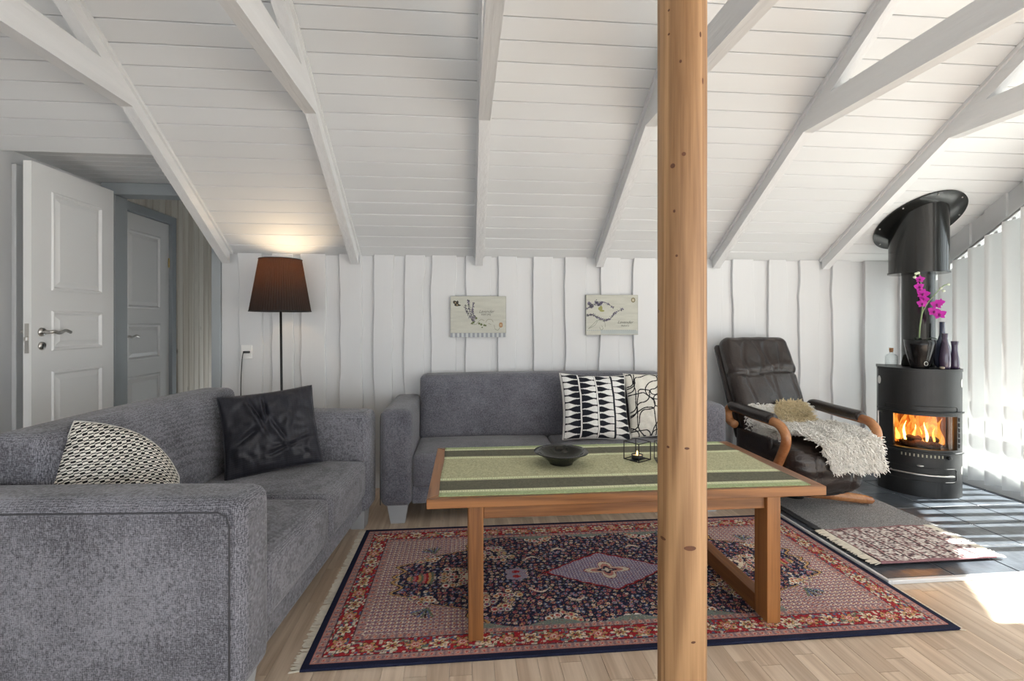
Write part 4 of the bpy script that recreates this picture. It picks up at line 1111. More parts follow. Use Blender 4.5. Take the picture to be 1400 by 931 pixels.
# ================================================================== two canvas prints
def seg_paint(img, pts, wd, col, W_, H_):
    ny, nx = img.shape[:2]; Y, X = np.mgrid[0:ny, 0:nx]; X = (X+0.5)/nx*W_; Y = (Y+0.5)/ny*H_
    for (a, b) in zip(pts, pts[1:]):
        ax, ay = a; bx, by = b; dx, dy = bx-ax, by-ay; L2 = dx*dx+dy*dy+1e-12
        t = np.clip(((X-ax)*dx+(Y-ay)*dy)/L2, 0, 1); d = np.hypot(X-ax-t*dx, Y-ay-t*dy); img[d < wd] = col
def dot(img, x, y, r, col, W_, H_, ry=None):
    ny, nx = img.shape[:2]; ry = ry or r
    i0, i1 = max(int((x-r)/W_*nx)-1, 0), min(int((x+r)/W_*nx)+2, nx); j0, j1 = max(int((y-ry)/H_*ny)-1, 0), min(int((y+ry)/H_*ny)+2, ny)
    if i0 >= i1 or j0 >= j1: return
    Y, X = np.mgrid[j0:j1, i0:i1]; X = (X+0.5)/nx*W_; Y = (Y+0.5)/ny*H_
    m = ((X-x)/r)**2+((Y-y)/ry)**2 < 1; img[j0:j1, i0:i1][m] = col
def lavender(img, pts, W_, H_, rr, dens=26, cols=((62, 58, 74), (96, 90, 112), (120, 112, 134), (74, 78, 70))):
    P_ = smooth_path([(p[0], p[1], 0) for p in pts], 12); seg_paint(img, [(p.x, p.y) for p in P_[::3]] + [(P_[-1].x, P_[-1].y)], 0.0008, L(92, 98, 76), W_, H_)
    for _ in range(dens*3):
        p = P_[rr.integers(0, len(P_))]; c = cols[rr.integers(0, len(cols))]
        dot(img, p.x+rr.normal(0, 0.0045), p.y+rr.normal(0, 0.0045), rr.uniform(0.0016, 0.0036), L(*c), W_, H_, rr.uniform(0.0018, 0.004))
def base_canvas(nx, ny, seed):
    img = np.zeros((ny, nx, 3)); img[:] = L(194, 194, 183); r = np.random.default_rng(seed)
    img *= (0.93+0.12*vnoise(nx, ny, 6, 26, seed)*1.0)[..., None]; img *= (0.95+0.1*r.random((ny, nx, 1)))
    v = np.linspace(0, 1, ny); u = np.linspace(0, 1, nx)
    edge = np.minimum(np.minimum(u, 1-u)[None]*1.35, np.minimum(v, 1-v)[:, None]); img[edge < 0.012] *= 0.75
    return img
CW, CH = 0.39, 0.289; cnx, cny = 300, 222
def canvas1():
    W_, H_ = CW, CH; img = base_canvas(cnx, cny, 31); rr = np.random.default_rng(12)
    u = np.linspace(0, 1, cnx); strip = slice(0, int(cny*0.105)); ck = (np.mod(u*12.7, 1) < 0.5)
    img[strip] = np.where(ck[None, :, None], L(150, 154, 160), L(196, 200, 200)); img[int(cny*0.105):int(cny*0.112)] = L(130, 134, 130)
    def Q(x, y): return ((x-172)/776*W_, (740-y)/580*H_)
    for pts in ([(500, 520), (455, 470), (410, 400), (375, 290)], [(490, 500), (450, 400), (425, 300), (420, 215)], [(520, 480), (480, 400), (480, 330), (490, 255)]):
        lavender(img, [Q(*p) for p in pts], W_, H_, rr, 30)
    for x, y, r in ((490, 530, 16), (470, 545, 14), (530, 470, 14), (600, 560, 16), (570, 545, 15), (640, 570, 14), (612, 600, 10), (660, 575, 12)):
        dot(img, *Q(x, y), r/776*W_, L(104, 112, 78), W_, H_)
    for pts in ([(660, 530), (690, 490), (740, 490), (765, 525)], [(450, 550), (520, 560), (560, 520), (600, 490), (640, 510)], [(780, 570), (790, 620), (830, 640), (860, 600)], [(700, 545), (735, 560)]):
        seg_paint(img, [(p.x, p.y) for p in smooth_path([(*Q(*q), 0) for q in pts], 5)], 0.0013, L(132, 134, 112), W_, H_)
    for x, y, rx, ry in ((235, 250, 26, 22), (260, 285, 34, 20), (290, 290, 24, 12), (225, 240, 16, 14), (270, 250, 14, 26)): dot(img, *Q(x, y), rx/776*W_, L(66, 62, 54), W_, H_, ry/580*H_)
    for x, y in ((265, 285), (240, 255)): dot(img, *Q(x, y), 9/776*W_, L(170, 150, 120), W_, H_)
    x, y = Q(873, 567); seg_paint(img, [(x, y-0.006), (x, y+0.006)], 0.0125, L(166, 132, 100), W_, H_); dot(img, x, y, 0.006, L(196, 172, 138), W_, H_)
    return img
def canvas2():
    W_, H_ = CW, CH; img = base_canvas(cnx, cny, 47); rr = np.random.default_rng(21)
    band_ = slice(int(cny*0.03), int(cny*0.12)); img[band_, int(cnx*0.28):] = img[band_, int(cnx*0.28):]*0.5 + L(160, 174, 182)*0.5
    for k in range(26):
        dot(img, (0.03+0.0365*k)*W_, 0.115*H_, 0.004, L(158, 168, 172), W_, H_)
    def Q(x, y): return ((x-158)/740*W_, (712-y)/568*H_)
    for pts in ([(160, 350), (240, 300), (330, 260), (440, 260), (545, 325)], [(165, 440), (260, 430), (330, 470), (420, 500)], [(420, 510), (500, 480), (570, 400), (680, 345)], [(200, 260), (240, 320)], [(300, 240), (340, 290), (380, 250)]):
        lavender(img, [Q(*p) for p in pts], W_, H_, rr, 44, ((58, 54, 72), (88, 82, 108), (112, 104, 132), (70, 74, 66)))
    for pts in ([(190, 625), (260, 560), (310, 510), (360, 500), (420, 530), (430, 600)], [(190, 625), (280, 575), (320, 515)], [(350, 600), (370, 640), (400, 620), (380, 580)]):
        seg_paint(img, [(p.x, p.y) for p in smooth_path([(*Q(*q), 0) for q in pts], 5)], 0.0013, L(128, 132, 118), W_, H_)
    for x, y, rx, ry in ((360, 340, 30, 26), (385, 370, 34, 14), (370, 330, 20, 30)): dot(img, *Q(x, y), rx/740*W_, L(150, 150, 96), W_, H_, ry/568*H_)
    x, y = Q(828, 217); dot(img, x, y, 0.016, L(126, 120, 94), W_, H_, 0.018); dot(img, x, y, 0.009, L(190, 182, 160), W_, H_, 0.010)
    return img
def canvas_print(name, x0, z0, img, w, h, label, lines):
    yb = YW-0.0225; t = empty(name, (x0, yb, z0)); tag(t, label, 'picture', 'lavender canvas prints on the back wall')
    grid_sheet('printed_face', cnx, cny, lambda u, v: (u*w, -0.0205, v*h), img, M['paint_canvas'], t)
    box('stretcher', (0.0003, -0.020, 0.0003), (w-0.0003, -0.0003, h-0.0003), mat_basic(name + ' edge', s2l((138, 140, 128)), 0.8), t)
    for body, size, x, z, sh_, sx in lines:
        mw = Matrix.Translation((x, -0.0212, z)) @ Matrix.Rotation(R(90), 4, 'X')
        text_obj('lettering', body, size, M['print_ink'], t, mw, sh_, 0.0002, sx)
canvas_print('canvas_print', -0.103, 1.047, canvas1(), 0.391, 0.289, 'canvas print reading Lavender Perfume with sprigs and a bee', [('Lavender', 0.030, 0.251, 0.172, 0.45, 0.95), ('PERFUME', 0.020, 0.249, 0.152, 0.0, 0.85)])
canvas_print('canvas_print', 0.864, 1.061, canvas2(), 0.384, 0.289, 'canvas print reading Lavender France with a curved lavender wreath', [('Lavender', 0.031, 0.288, 0.082, 0.45, 1.0), ('FRANCE', 0.018, 0.288, 0.060, 0.0, 0.9)])

# ================================================================== armchair
CHX, CHY = 2.065, 2.905; CZ = HZ + 0.0105; CRZ = R(3)
ch = empty('armchair', (CHX, CHY, CZ), CRZ); tag(ch, 'dark brown leather recliner armchair with bent wooden arms on the grey mat', 'armchair')
for k, a in enumerate((-18, 90, 180)):
    d = Vector((math.cos(R(a)), math.sin(R(a)), 0))
    pts = [d*0.03 + Vector((0, 0.03, 0.060)), d*0.20 + Vector((0, 0.03, 0.052)), d*0.38 + Vector((0, 0.03, 0.036)), d*0.44 + Vector((0, 0.03, 0.030)), d*0.455 + Vector((0, 0.03, 0.028))]
    tube('base_foot', pts, [0.030, 0.030, 0.028, 0.022, 0.008], M['arm_wood'], ch, 14)
lathe('swivel_column', [(0.0, 0.03), (0.055, 0.03), (0.055, 0.09), (0.03, 0.10), (0.03, 0.20), (0.0, 0.20)], M['black_matt'], ch, 28, (0, 0.03, 0))
def seat_warp(q):
    q = q.copy(); k = (q[2]-0.13)/0.28; kk = max(0, min(1, k))
    c = 0.72 + 0.28*kk**0.7
    q[0] *= c
    if q[1] < 0: q[1] *= 0.80 + 0.20*kk**0.6
    # tucks in the leather
    if q[1] < -0.12:
        q[1] += 0.010*math.exp(-((abs(q[0])-0.115)/0.009)**2)
    q[2] += 0.006*mnoise.noise(Vector((q[0]*16, q[1]*16, q[2]*30)))
    q[1] += 0.007*mnoise.noise(Vector((q[0]*9, 3, q[2]*26)))
    return q
soft_box('seat', (-0.272, -0.31, 0.115), (0.272, 0.24, 0.405), 0.085, M['leather'], ch, puff=(0.01, 0.03, 0.02), n=40, warp=seat_warp)
BA = R(24)
def back_frame(q):                               # cushion frame: x, thickness, height along the back -> chair
    x, t_, h_ = q; y0, z0 = 0.135, 0.375
    return np.array([x, y0 + h_*math.sin(BA) + t_*math.cos(BA), z0 + h_*math.cos(BA) - t_*math.sin(BA)])
def warp_back(q):
    """one leather cushion: a sewn crease across, tucks above it and fanning seams below"""
    q = q.copy(); x, h_ = q[0], q[2]; sm = 0.44 + 0.012*math.sin(x*14)
    if q[1] < 0.045:
        q[1] += 0.020*math.exp(-((h_-sm)/0.009)**2) - 0.010*math.exp(-((h_-sm-0.035)/0.025)**2)
        if h_ > sm:
            for cx_ in (-0.12, -0.035, 0.055, 0.13):
                w_ = 0.006 + 0.010*(h_-sm)/0.27
                q[1] += 0.013*math.exp(-((x-cx_-0.025*math.sin(h_*16+cx_*30))/w_)**2)*min(1, max(0, (0.70-h_)/0.08))
            q[1] += 0.010*mnoise.noise(Vector((x*11, h_*7, 7)))
        else:
            k = (sm-h_)/0.44
            for cx_, sl in ((-0.03, 0.30), (0.03, 0.05), (0.17, 0.10), (-0.17, 0.16)):
                q[1] += 0.010*math.exp(-((x-cx_-sl*k*0.5)/0.006)**2)*min(1, k*8)
            q[1] += 0.008*mnoise.noise(Vector((x*9, h_*9, 2)))
    q[0] *= 0.95 + 0.05*min(1, h_/0.4)
    if h_ > 0.60: q[0] *= 1 - 0.9*(h_-0.60)**2
    return back_frame(q)
soft_box('backrest', (-0.25, -0.015, 0.0), (0.25, 0.105, 0.715), 0.055, M['leather'], ch, puff=(0, 0.016, 0.004), n=64, warp=warp_back)
soft_box('back_shell', (-0.256, 0.085, 0.02), (0.256, 0.135, 0.69), 0.024, M['leather'], ch, n=16, warp=back_frame)
for s in (-1, 1):
    x = s*0.292
    ar = tube('arm_frame', smooth_path([(x, 0.205, 0.455), (x, 0.262, 0.470), (x, 0.285, 0.520), (x, 0.255, 0.558), (x, 0.18, 0.563), (x, 0.0, 0.553), (x, -0.15, 0.548), (x, -0.220, 0.540), (x*0.995, -0.268, 0.500), (x*0.985, -0.270, 0.440), (x*0.96, -0.215, 0.345), (x*0.92, -0.13, 0.225), (x*0.80, -0.03, 0.145), (x*0.3, 0.03, 0.115)], 7), 0.0265, M['arm_wood'], ch, 14)
    pad = tube('arm_pad', smooth_path([(x, 0.235, 0.565), (x, 0.20, 0.573), (x, 0.05, 0.566), (x, -0.12, 0.562), (x, -0.17, 0.560)], 6), [0.030]*2 + [0.036]*21 + [0.033]*2, M['leather'], ch, 16, 0.95)
for s in (-1, 1):
    soft_box('side_panel', (s*0.245-0.014, -0.10, 0.20), (s*0.245+0.014, 0.25, 0.43), 0.013, M['leather'], ch, n=8)

# ---- sheepskin over the seat
sk = empty('sheepskin', (CHX, CHY, CZ), CRZ); tag(sk, 'shaggy cream sheepskin draped over the leather armchair seat', 'sheepskin')
def skin_pt(s, t):
    """s across (-1..1), t from the back of the seat (0) to the hanging front hem (1)"""
    x = s*((0.262 if s > 0 else 0.245) + 0.01*math.sin(t*7)) - 0.008
    front = 1.0 - 0.50*max(0.0, min(1.0, (-s-0.15)/0.4))
    d = t*front*0.67
    if d < 0.08:   y = 0.215 - 0.4*d; z = 0.545 - d*1.35
    elif d < 0.50: y = 0.183 - (d-0.08)*1.12; z = 0.437 - (d-0.08)*0.02
    else:          y = -0.287 - 0.12*(d-0.50); z = 0.428 - (d-0.50)*0.98
    b = math.exp(-((d-0.50)/0.05)**2); z -= 0.012*b; y -= 0.016*b
    z += 0.012*mnoise.noise(Vector((s*3, t*4, 5))) 
    if s < -0.62: z -= 0.55*(-s-0.62)*min(1, t*4); x += 0.10*(-s-0.62)
    if s > 0.8: z -= 0.05*(s-0.8)
    return Vector((x + (0.02*s if d > 0.5 else 0), y - 0.018, z + 0.034 + 0.03*max(0.0, s)*max(0.0, 1-abs(t-0.55)/0.35) + 0.018*mnoise.noise(Vector((s*7+3, t*9, 1)))))
ns, ntt = 30, 46
def outl(s, t):                                  # irregular hide outline
    return 1.0 + 0.10*mnoise.noise(Vector((t*5, 0, 1)))
V = [skin_pt((i/(ns-1)*2-1)*outl(0, j/(ntt-1)), j/(ntt-1)) for j in range(ntt) for i in range(ns)]
Fc = [(j*ns+i, j*ns+i+1, (j+1)*ns+i+1, (j+1)*ns+i) for j in range(ntt-1) for i in range(ns-1)]
hd = mesh_obj('hide', V, Fc, M['wool_hide'], sk, True); md_ = hd.modifiers.new('t', 'SOLIDIFY'); md_.thickness = 0.004
rg = random.Random(5)
def tufts(name, n, sampler, mat, ln=(0.028, 0.05), rad=0.0042):
    V = []; Fc = []
    for _ in range(n):
        p, nrm = sampler(rg)
        l_ = rg.uniform(*ln); ax = Vector((rg.uniform(-1, 1), rg.uniform(-1, 1), rg.uniform(-0.6, 0.5)))
        d0 = (nrm*0.9 + ax*0.8 + Vector((0, 0, -0.1))).normalized(); s0 = d0.orthogonal().normalized(); w0 = d0.cross(s0)
        ph = rg.uniform(0, 6.28); cr_ = rg.uniform(0.004, 0.010); pts = []
        for k in range(6):
            t = k/5; an = ph + t*rg.uniform(3.5, 5.5)
            pts.append(p - nrm*0.003 + d0*l_*t + (s0*math.cos(an) + w0*math.sin(an))*cr_*t + Vector((0, 0, -0.2*l_*t*t)))
        v, f = tube_data(pts, [rad*0.8, rad, rad, rad*0.95, rad*0.8, rad*0.4], 3, False); o = len(V); V += v; Fc += [tuple(i+o for i in g) for g in f]
    return stuff(mesh_obj(name, V, Fc, mat, sk, True))
def smp(r):
    s = r.uniform(-1, 1); t = r.random(); p = skin_pt(s*outl(0, t), t); e_ = 0.02
    a = skin_pt(min(1, s+e_), t) - skin_pt(max(-1, s-e_), t); b = skin_pt(s, min(1, t+e_)) - skin_pt(s, max(0, t-e_))
    n_ = b.cross(a).normalized()
    if n_.z < -0.2 or (abs(n_.z) < 0.3 and n_.y > 0): n_ = -n_
    return p, n_
tufts('wool', 20000, smp, M['wool'], (0.024, 0.044), 0.0031)
def smp2(r):
    while True:
        s = r.uniform(-0.15, 0.85); t = r.uniform(0.0, 0.22)
        if ((s-0.35)/0.5)**2 + ((t-0.1)/0.13)**2 < 1: break
    p = skin_pt(s, t); return p + Vector((0, -0.02, 0.012)), Vector((0, -0.6, 0.8))
tufts('cream_wool', 2200, smp2, M['wool_cream'], (0.026, 0.046), 0.0032)

# ================================================================== stove
ST = (3.04, 3.056, HZ); SRZ = R(-35.4)
Rr, YC = 0.247, 0.107
def arc(phi, r=Rr): return (r*math.sin(phi), YC - r*math.cos(phi))
stv = empty('wood_stove', ST, SRZ); tag(stv, 'black curved-front wood stove with burning fire behind glass', 'stove')
PM = R(64)
def outline(r=Rr, n=36, back=0.225, bx=0.205):
    return [arc(-PM + 2*PM*k/n, r) for k in range(n+1)] + [(bx, back), (-bx, back)]
prism('lower_body', outline(), 0.0005, 0.292, M['black_steel'], stv)
prism('upper_body', outline(), 0.548, 0.815, M['black_steel'], stv)
tp = prism('top_plate', outline(Rr+0.004, back=0.229, bx=0.209), 0.8155, 0.832, M['black_steel'], stv)
A0, A1 = R(-50), R(54)
def arc_block(name, a0, a1, r0, r1, z0, z1, mat, parent, n=10, smooth=False):
    po = [arc(a0+(a1-a0)*k/n, r1) for k in range(n+1)] + [arc(a1-(a1-a0)*k/n, r0) for k in range(n+1)]
    return prism(name, po, z0, z1, mat, parent)
# firebox: cheeks, floor of the opening is the lower body, roof is the upper body
lft = [arc(-PM+(A0+PM)*k/4) for k in range(5)] + [arc(A0, Rr-0.03), (-0.165, 0.03), (-0.165, 0.16), (-0.205, 0.225)]
prism('cheek', lft, 0.2925, 0.5475, M['black_steel'], stv)
rgt = [arc(PM-(PM-A1)*k/4) for k in range(5)] + [arc(A1, Rr-0.03), (0.165, 0.03), (0.165, 0.16), (0.205, 0.225)]
prism('cheek', rgt, 0.2925, 0.5475, M['black_steel'], stv)
prism('fire_back', [(-0.164, 0.14), (0.164, 0.14), (0.164, 0.16), (0.2, 0.224), (-0.2, 0.224), (-0.164, 0.16)], 0.2926, 0.5474, M['firebrick'], stv)
for k in range(4): box('fire_brick', (-0.163+0.082*k, 0.118, 0.2935), (-0.163+0.082*k+0.080, 0.139, 0.545), M['firebrick'], stv, 0.003)
def arc_sheet(name, a0, a1, r, z0, z1, mat, parent, n=24):
    V = []
    for k in range(n+1):
        p = arc(a0+(a1-a0)*k/n, r); V += [(p[0], p[1], z0), (p[0], p[1], z1)]
    return mesh_obj(name, V, [(2*k, 2*k+2, 2*k+3, 2*k+1) for k in range(n)], mat, parent, True)
gl = arc_sheet('stove_window', A0+0.02, A1-0.02, Rr-0.012, 0.312, 0.527, M['stove_glass'], stv)
def arc_path(a0, a1, z, r, n=24): return [(*arc(a0+(a1-a0)*k/n, r), z) for k in range(n+1)]
wd = arc_block('window_frame', A0, A1, Rr-0.014, Rr+0.004, 0.293, 0.311, M['black_steel'], stv, 20)
arc_block('window_frame', A0, A1, Rr-0.014, Rr+0.004, 0.528, 0.5475, M['black_steel'], stv, 20)
arc_block('window_frame', A0, R(-37), Rr-0.014, Rr+0.003, 0.3112, 0.5278, M['black_steel'], stv, 6)
arc_block('window_frame', R(47), A1, Rr-0.014, Rr+0.003, 0.3112, 0.5278, M['black_steel'], stv, 4)
for k in range(6): 
    p = arc(R(50.5), Rr+0.004); box('air_slot', (p[0]-0.004, p[1]-0.004, 0.325+0.034*k), (p[0]+0.004, p[1]+0.002, 0.350+0.034*k), M['black_matt'], stv)
tube('frame_bar', arc_path(R(-62), R(60), 0.552, Rr+0.010), 0.006, M['black_steel'], stv, 8)
tube('frame_bar', arc_path(R(-62), R(60), 0.290, Rr+0.010), 0.006, M['black_steel'], stv, 8)
hp = arc(R(-55), Rr+0.03); hq = arc(R(-55), Rr)
tube('door_handle', smooth_path([(hq[0], hq[1], 0.525), (hp[0], hp[1], 0.527), (hp[0]*1.005, hp[1], 0.515), (hp[0], hp[1], 0.40)], 4), 0.005, M['chrome'], stv, 10)
# upper hatch outline, drawer outline
def arc_loop(a0, a1, z0, z1, r, rc=0.02):
    pts = []
    da = rc/Rr
    for (ca, cz, s0) in ((a1-da, z1-rc, 0), (a0+da, z1-rc, 90), (a0+da, z0+rc, 180), (a1-da, z0+rc, 270)):
        for q in range(5):
            an = R(s0+22.5*q); pts.append((*arc(ca+da*math.cos(an), r), cz+rc*math.sin(an)))
        if s0 in (0, 180):
            aa, ab = (a1-da, a0+da) if s0 == 0 else (a0+da, a1-da); zz = z1 if s0 == 0 else z0
            pts += [(*arc(aa+(ab-aa)*k/16, r), zz) for k in range(1, 16)]
    pts.append(pts[0]); return pts
tube('hatch_edge', arc_loop(R(-50), R(48), 0.552, 0.590, Rr+0.001), 0.0022, M['black_matt'], stv, 6)
tube('drawer_edge', arc_loop(R(-50), R(46), 0.105, 0.190, Rr+0.001), 0.0022, M['black_matt'], stv, 6)
tube('drawer_handle', [(*arc(R(-40), Rr), 0.150)] + arc_path(R(-40), R(36), 0.150, Rr+0.022) + [(*arc(R(36), Rr), 0.150)], 0.0055, M['chrome'], stv, 10)
kb = arc(R(-4), Rr+0.01); bm = bmesh.new(); bmesh.ops.create_uvsphere(bm, u_segments=16, v_segments=10, radius=0.012)
for v in bm.verts: v.co = Vector((v.co.x*1.6+kb[0], v.co.y+kb[1], v.co.z*0.6+0.205))
bm_obj('drawer_latch', bm, M['chrome'], stv, True)
mk_ = mat_basic('pale marking', s2l((176, 172, 150)), 0.6)
for k in range(11):
    p = arc(R(-26+5.0*k), Rr+0.0006); a = R(-26+5.0*k); c, s = math.cos(a), math.sin(a)
    V = []
    for dx in (-0.0035, 0.0035):
        for dz in (-0.009, 0.009): V.append((p[0]+dx*c, p[1]+dx*s, 0.268+dz - 0.0*k))
    mesh_obj('air_mark', V, [(0, 2, 3, 1)], mk_, stv)
kp = arc(R(31), Rr+0.012); bm = bmesh.new(); bmesh.ops.create_uvsphere(bm, u_segments=14, v_segments=8, radius=0.011)
for v in bm.verts: v.co = Vector((v.co.x*1.4+kp[0], v.co.y*1.4+kp[1], v.co.z+0.266))
bm_obj('air_knob', bm, M['black_gloss'], stv, True)
for a, z in ((-61, 0.74), (61, 0.74), (-61, 0.175), (61, 0.175)):
    V = [(*arc(R(a), Rr+0.0012), z)]
    for q in range(18):
        an = 2*math.pi*q/18; V.append((*arc(R(a)+0.016*math.cos(an)/Rr*0.9, Rr+0.0010), z+0.028*math.sin(an)))
    mesh_obj('oval_disc', V, [(0, 1+q, 1+(q+1) % 18) for q in range(18)], M['chrome'], stv)  # bright metal ovals laid on where holes would show the lit wall
# logs and flames
for (a, b, r) in (((-0.10, 0.03, 0.318), (0.11, -0.03, 0.318), 0.023), ((-0.11, 0.08, 0.318), (0.12, 0.06, 0.318), 0.023), ((-0.07, 0.01, 0.352), (0.11, 0.05, 0.345), 0.020)):
    A_, B_ = Vector(a), Vector(b); pts = [A_.lerp(B_, k/10) + Vector((0, 0, 0.004*math.sin(k*1.7))) for k in range(11)]
    tube('log', pts, [r*0.8]+[r*(1+0.08*math.sin(k*2.3)) for k in range(9)]+[r*0.8], M['log'], stv, 12)
def flame(x, y, z, h, w, seed, mat):
    n = 10; pts = []; rad = []
    for k in range(n):
        t = k/(n-1); pts.append((x + w*0.9*math.sin(t*3.5+seed)*t, y+0.012*math.cos(t*3+seed), z+h*t)); rad.append(max(0.0008, w*(1-t)**0.8*(0.55+0.9*math.sin(min(1, t*2.2+0.25)*1.6))))
    tube('flame', pts, rad, mat, stv, 10, 0.45)
def mat_flame():
    m = bpy.data.materials.new('flame glow'); m.use_nodes = True; nt = m.node_tree; nt.nodes.clear()
    vec = coord(nt, (1, 1, 0.6)); tn = N(nt, 'ShaderNodeTexNoise'); tn.inputs['Scale'].default_value = 26; tn.inputs['Detail'].default_value = 4; tn.inputs['Distortion'].default_value = 1.2
    nt.links.new(vec, tn.inputs['Vector'])
    cr = N(nt, 'ShaderNodeValToRGB'); cr.color_ramp.elements[0].position = 0.32; cr.color_ramp.elements[1].position = 0.72
    cr.color_ramp.elements[0].color = (0.62, 0.13, 0.012, 1); cr.color_ramp.elements[1].color = (1.0, 0.50, 0.09, 1)
    nt.links.new(tn.outputs['Fac'], cr.inputs['Fac'])
    em = N(nt, 'ShaderNodeEmission'); em.inputs[1].default_value = 0.8; nt.links.new(cr.outputs[0], em.inputs[0])
    tr_ = N(nt, 'ShaderNodeBsdfTransparent'); mx = N(nt, 'ShaderNodeMixShader'); mx.inputs[0].default_value = 0.8
    ou = N(nt, 'ShaderNodeOutputMaterial'); nt.links.new(tr_.outputs[0], mx.inputs[1]); nt.links.new(em.outputs[0], mx.inputs[2]); nt.links.new(mx.outputs[0], ou.inputs[0])
    return m
M['flame_glow'] = mat_flame()
rf = random.Random(3)
for k in range(13): flame(-0.135+0.0225*k, 0.085+rf.uniform(-0.02, 0.02), 0.315, rf.uniform(0.16, 0.225), rf.uniform(0.034, 0.05), k*1.3, M['flame_glow'])
for (x, h, w) in ((-0.07, 0.10, 0.014), (-0.02, 0.085, 0.012), (0.045, 0.10, 0.014), (0.085, 0.07, 0.010), (-0.11, 0.06, 0.010), (0.015, 0.07, 0.010)): flame(x, 0.03+rf.uniform(-0.01, 0.01), 0.338, h*1.25, w*1.2, x*40, M['flame_hot'] if w > 0.011 else M['flame'])
fl = bpy.data.lights.new('fire_light', 'POINT'); fl.energy = 1.6; fl.color = (1.0, 0.42, 0.10); fl.shadow_soft_size = 0.05
flo = bpy.data.objects.new('fire_light', fl); COL.objects.link(flo); flo.parent = stv; flo.location = (0.0, 0.0, 0.47)

# ---- flue
FX, FY = 3.128, 3.150
flu = empty('stove_pipe', (FX, FY, 0)); tag(flu, 'black stove pipe with wide ceiling sleeve and flange above the stove', 'pipe')
z0 = HZ + 0.8325
lathe('pipe', [(0.0, z0), (0.093, z0), (0.093, z0+0.10), (0.0935, z0+0.101), (0.0935, z0+0.106), (0.093, z0+0.107), (0.093, 1.52)], M['black_gloss'], flu, 48)
V = []; Fc = []; sg = 64; rS = 0.166
for r, zf in ((0.172, 1.487), (0.172, 1.499), (rS, 1.500), (rS, 1.68), (rS, None), ):
    for k in range(sg):
        a = 2*math.pi*k/sg; x, y = r*math.cos(a), r*math.sin(a)
        V.append((x, y, zf if zf is not None else ceil_z(FY+y)-0.012))
for i in range(4):
    for k in range(sg): a = i*sg+k; b = i*sg+(k+1) % sg; Fc.append((a, b, b+sg, a+sg))
o = len(V); V += [(0.095*math.cos(2*math.pi*k/sg), 0.095*math.sin(2*math.pi*k/sg), 1.487) for k in range(sg)]
for k in range(sg): Fc.append((k, o+k, o+(k+1) % sg, (k+1) % sg))
mesh_obj('sleeve', V, Fc, M['black_gloss'], flu, True).modifiers.new('es', 'EDGE_SPLIT')
e1 = Vector((1, 0, 0)); e2 = Vector((0, -1, TAN)).normalized(); cz_ = Vector((0, 0, ceil_z(FY)))
V = []; RF = 0.268
for n_ in (-0.011, -0.002):
    for k in range(sg):
        a = 2*math.pi*k/sg; V.append(cz_ + e1*RF*math.cos(a) + e2*RF*1.06*math.sin(a) + NR*n_)
Fc = [tuple(range(sg)), tuple(range(2*sg-1, sg-1, -1))] + [(k, k+sg, (k+1) % sg+sg, (k+1) % sg) for k in range(sg)]
fg = mesh_obj('flange', V, Fc, M['black_gloss'], flu)
for k in range(8):
    a = 2*math.pi*k/8+0.3; c = cz_ + e1*(RF-0.022)*math.cos(a) + e2*(RF*1.06-0.022)*math.sin(a) - NR*0.012
    bm = bmesh.new(); bmesh.ops.create_icosphere(bm, subdivisions=1, radius=0.006); bmesh.ops.translate(bm, verts=bm.verts[:], vec=c); bm_obj('bolt', bm, M['chrome'], fg, True)

# ---- things on the stove top
TOPZ = HZ + 0.8323
def stv_pt(x, y): 
    c, s = math.cos(SRZ), math.sin(SRZ); return (ST[0]+x*c-y*s, ST[1]+x*s+y*c, TOPZ)
op = empty('orchid', stv_pt(-0.004, -0.057), 0); tag(op, 'magenta orchid in a glossy black pot on the stove top', 'plant')
pot = lathe('pot', [(0.0, 0.0005), (0.046, 0.0005), (0.050, 0.006), (0.050, 0.010), (0.060, 0.045), (0.074, 0.10), (0.083, 0.155), (0.086, 0.188), (0.081, 0.188), (0.076, 0.16), (0.0, 0.155)], M['pot_black'], op, 44)
tube('pot_ring', [(-0.018+0.013*math.cos(a), -0.062+0.0*math.sin(a), 0.034+0.013*math.sin(a)) for a in np.linspace(0, 6.283, 17)], 0.002, M['chrome'], pot, 6)
stem1 = smooth_path([(-0.006, 0.0, 0.155), (0.0, 0.0, 0.27), (0.012, -0.005, 0.38), (0.012, -0.01, 0.46), (-0.012, -0.02, 0.56), (-0.035, -0.03, 0.62), (-0.060, -0.035, 0.625), (-0.075, -0.04, 0.60)], 6)
tube('stem', stem1, 0.0042, M['stem'], op, 8)
tube('stem', smooth_path([(0.010, -0.004, 0.36), (0.045, -0.01, 0.43), (0.10, -0.02, 0.50), (0.15, -0.02, 0.545), (0.185, -0.02, 0.555)], 6), 0.0032, M['stem'], op, 8)
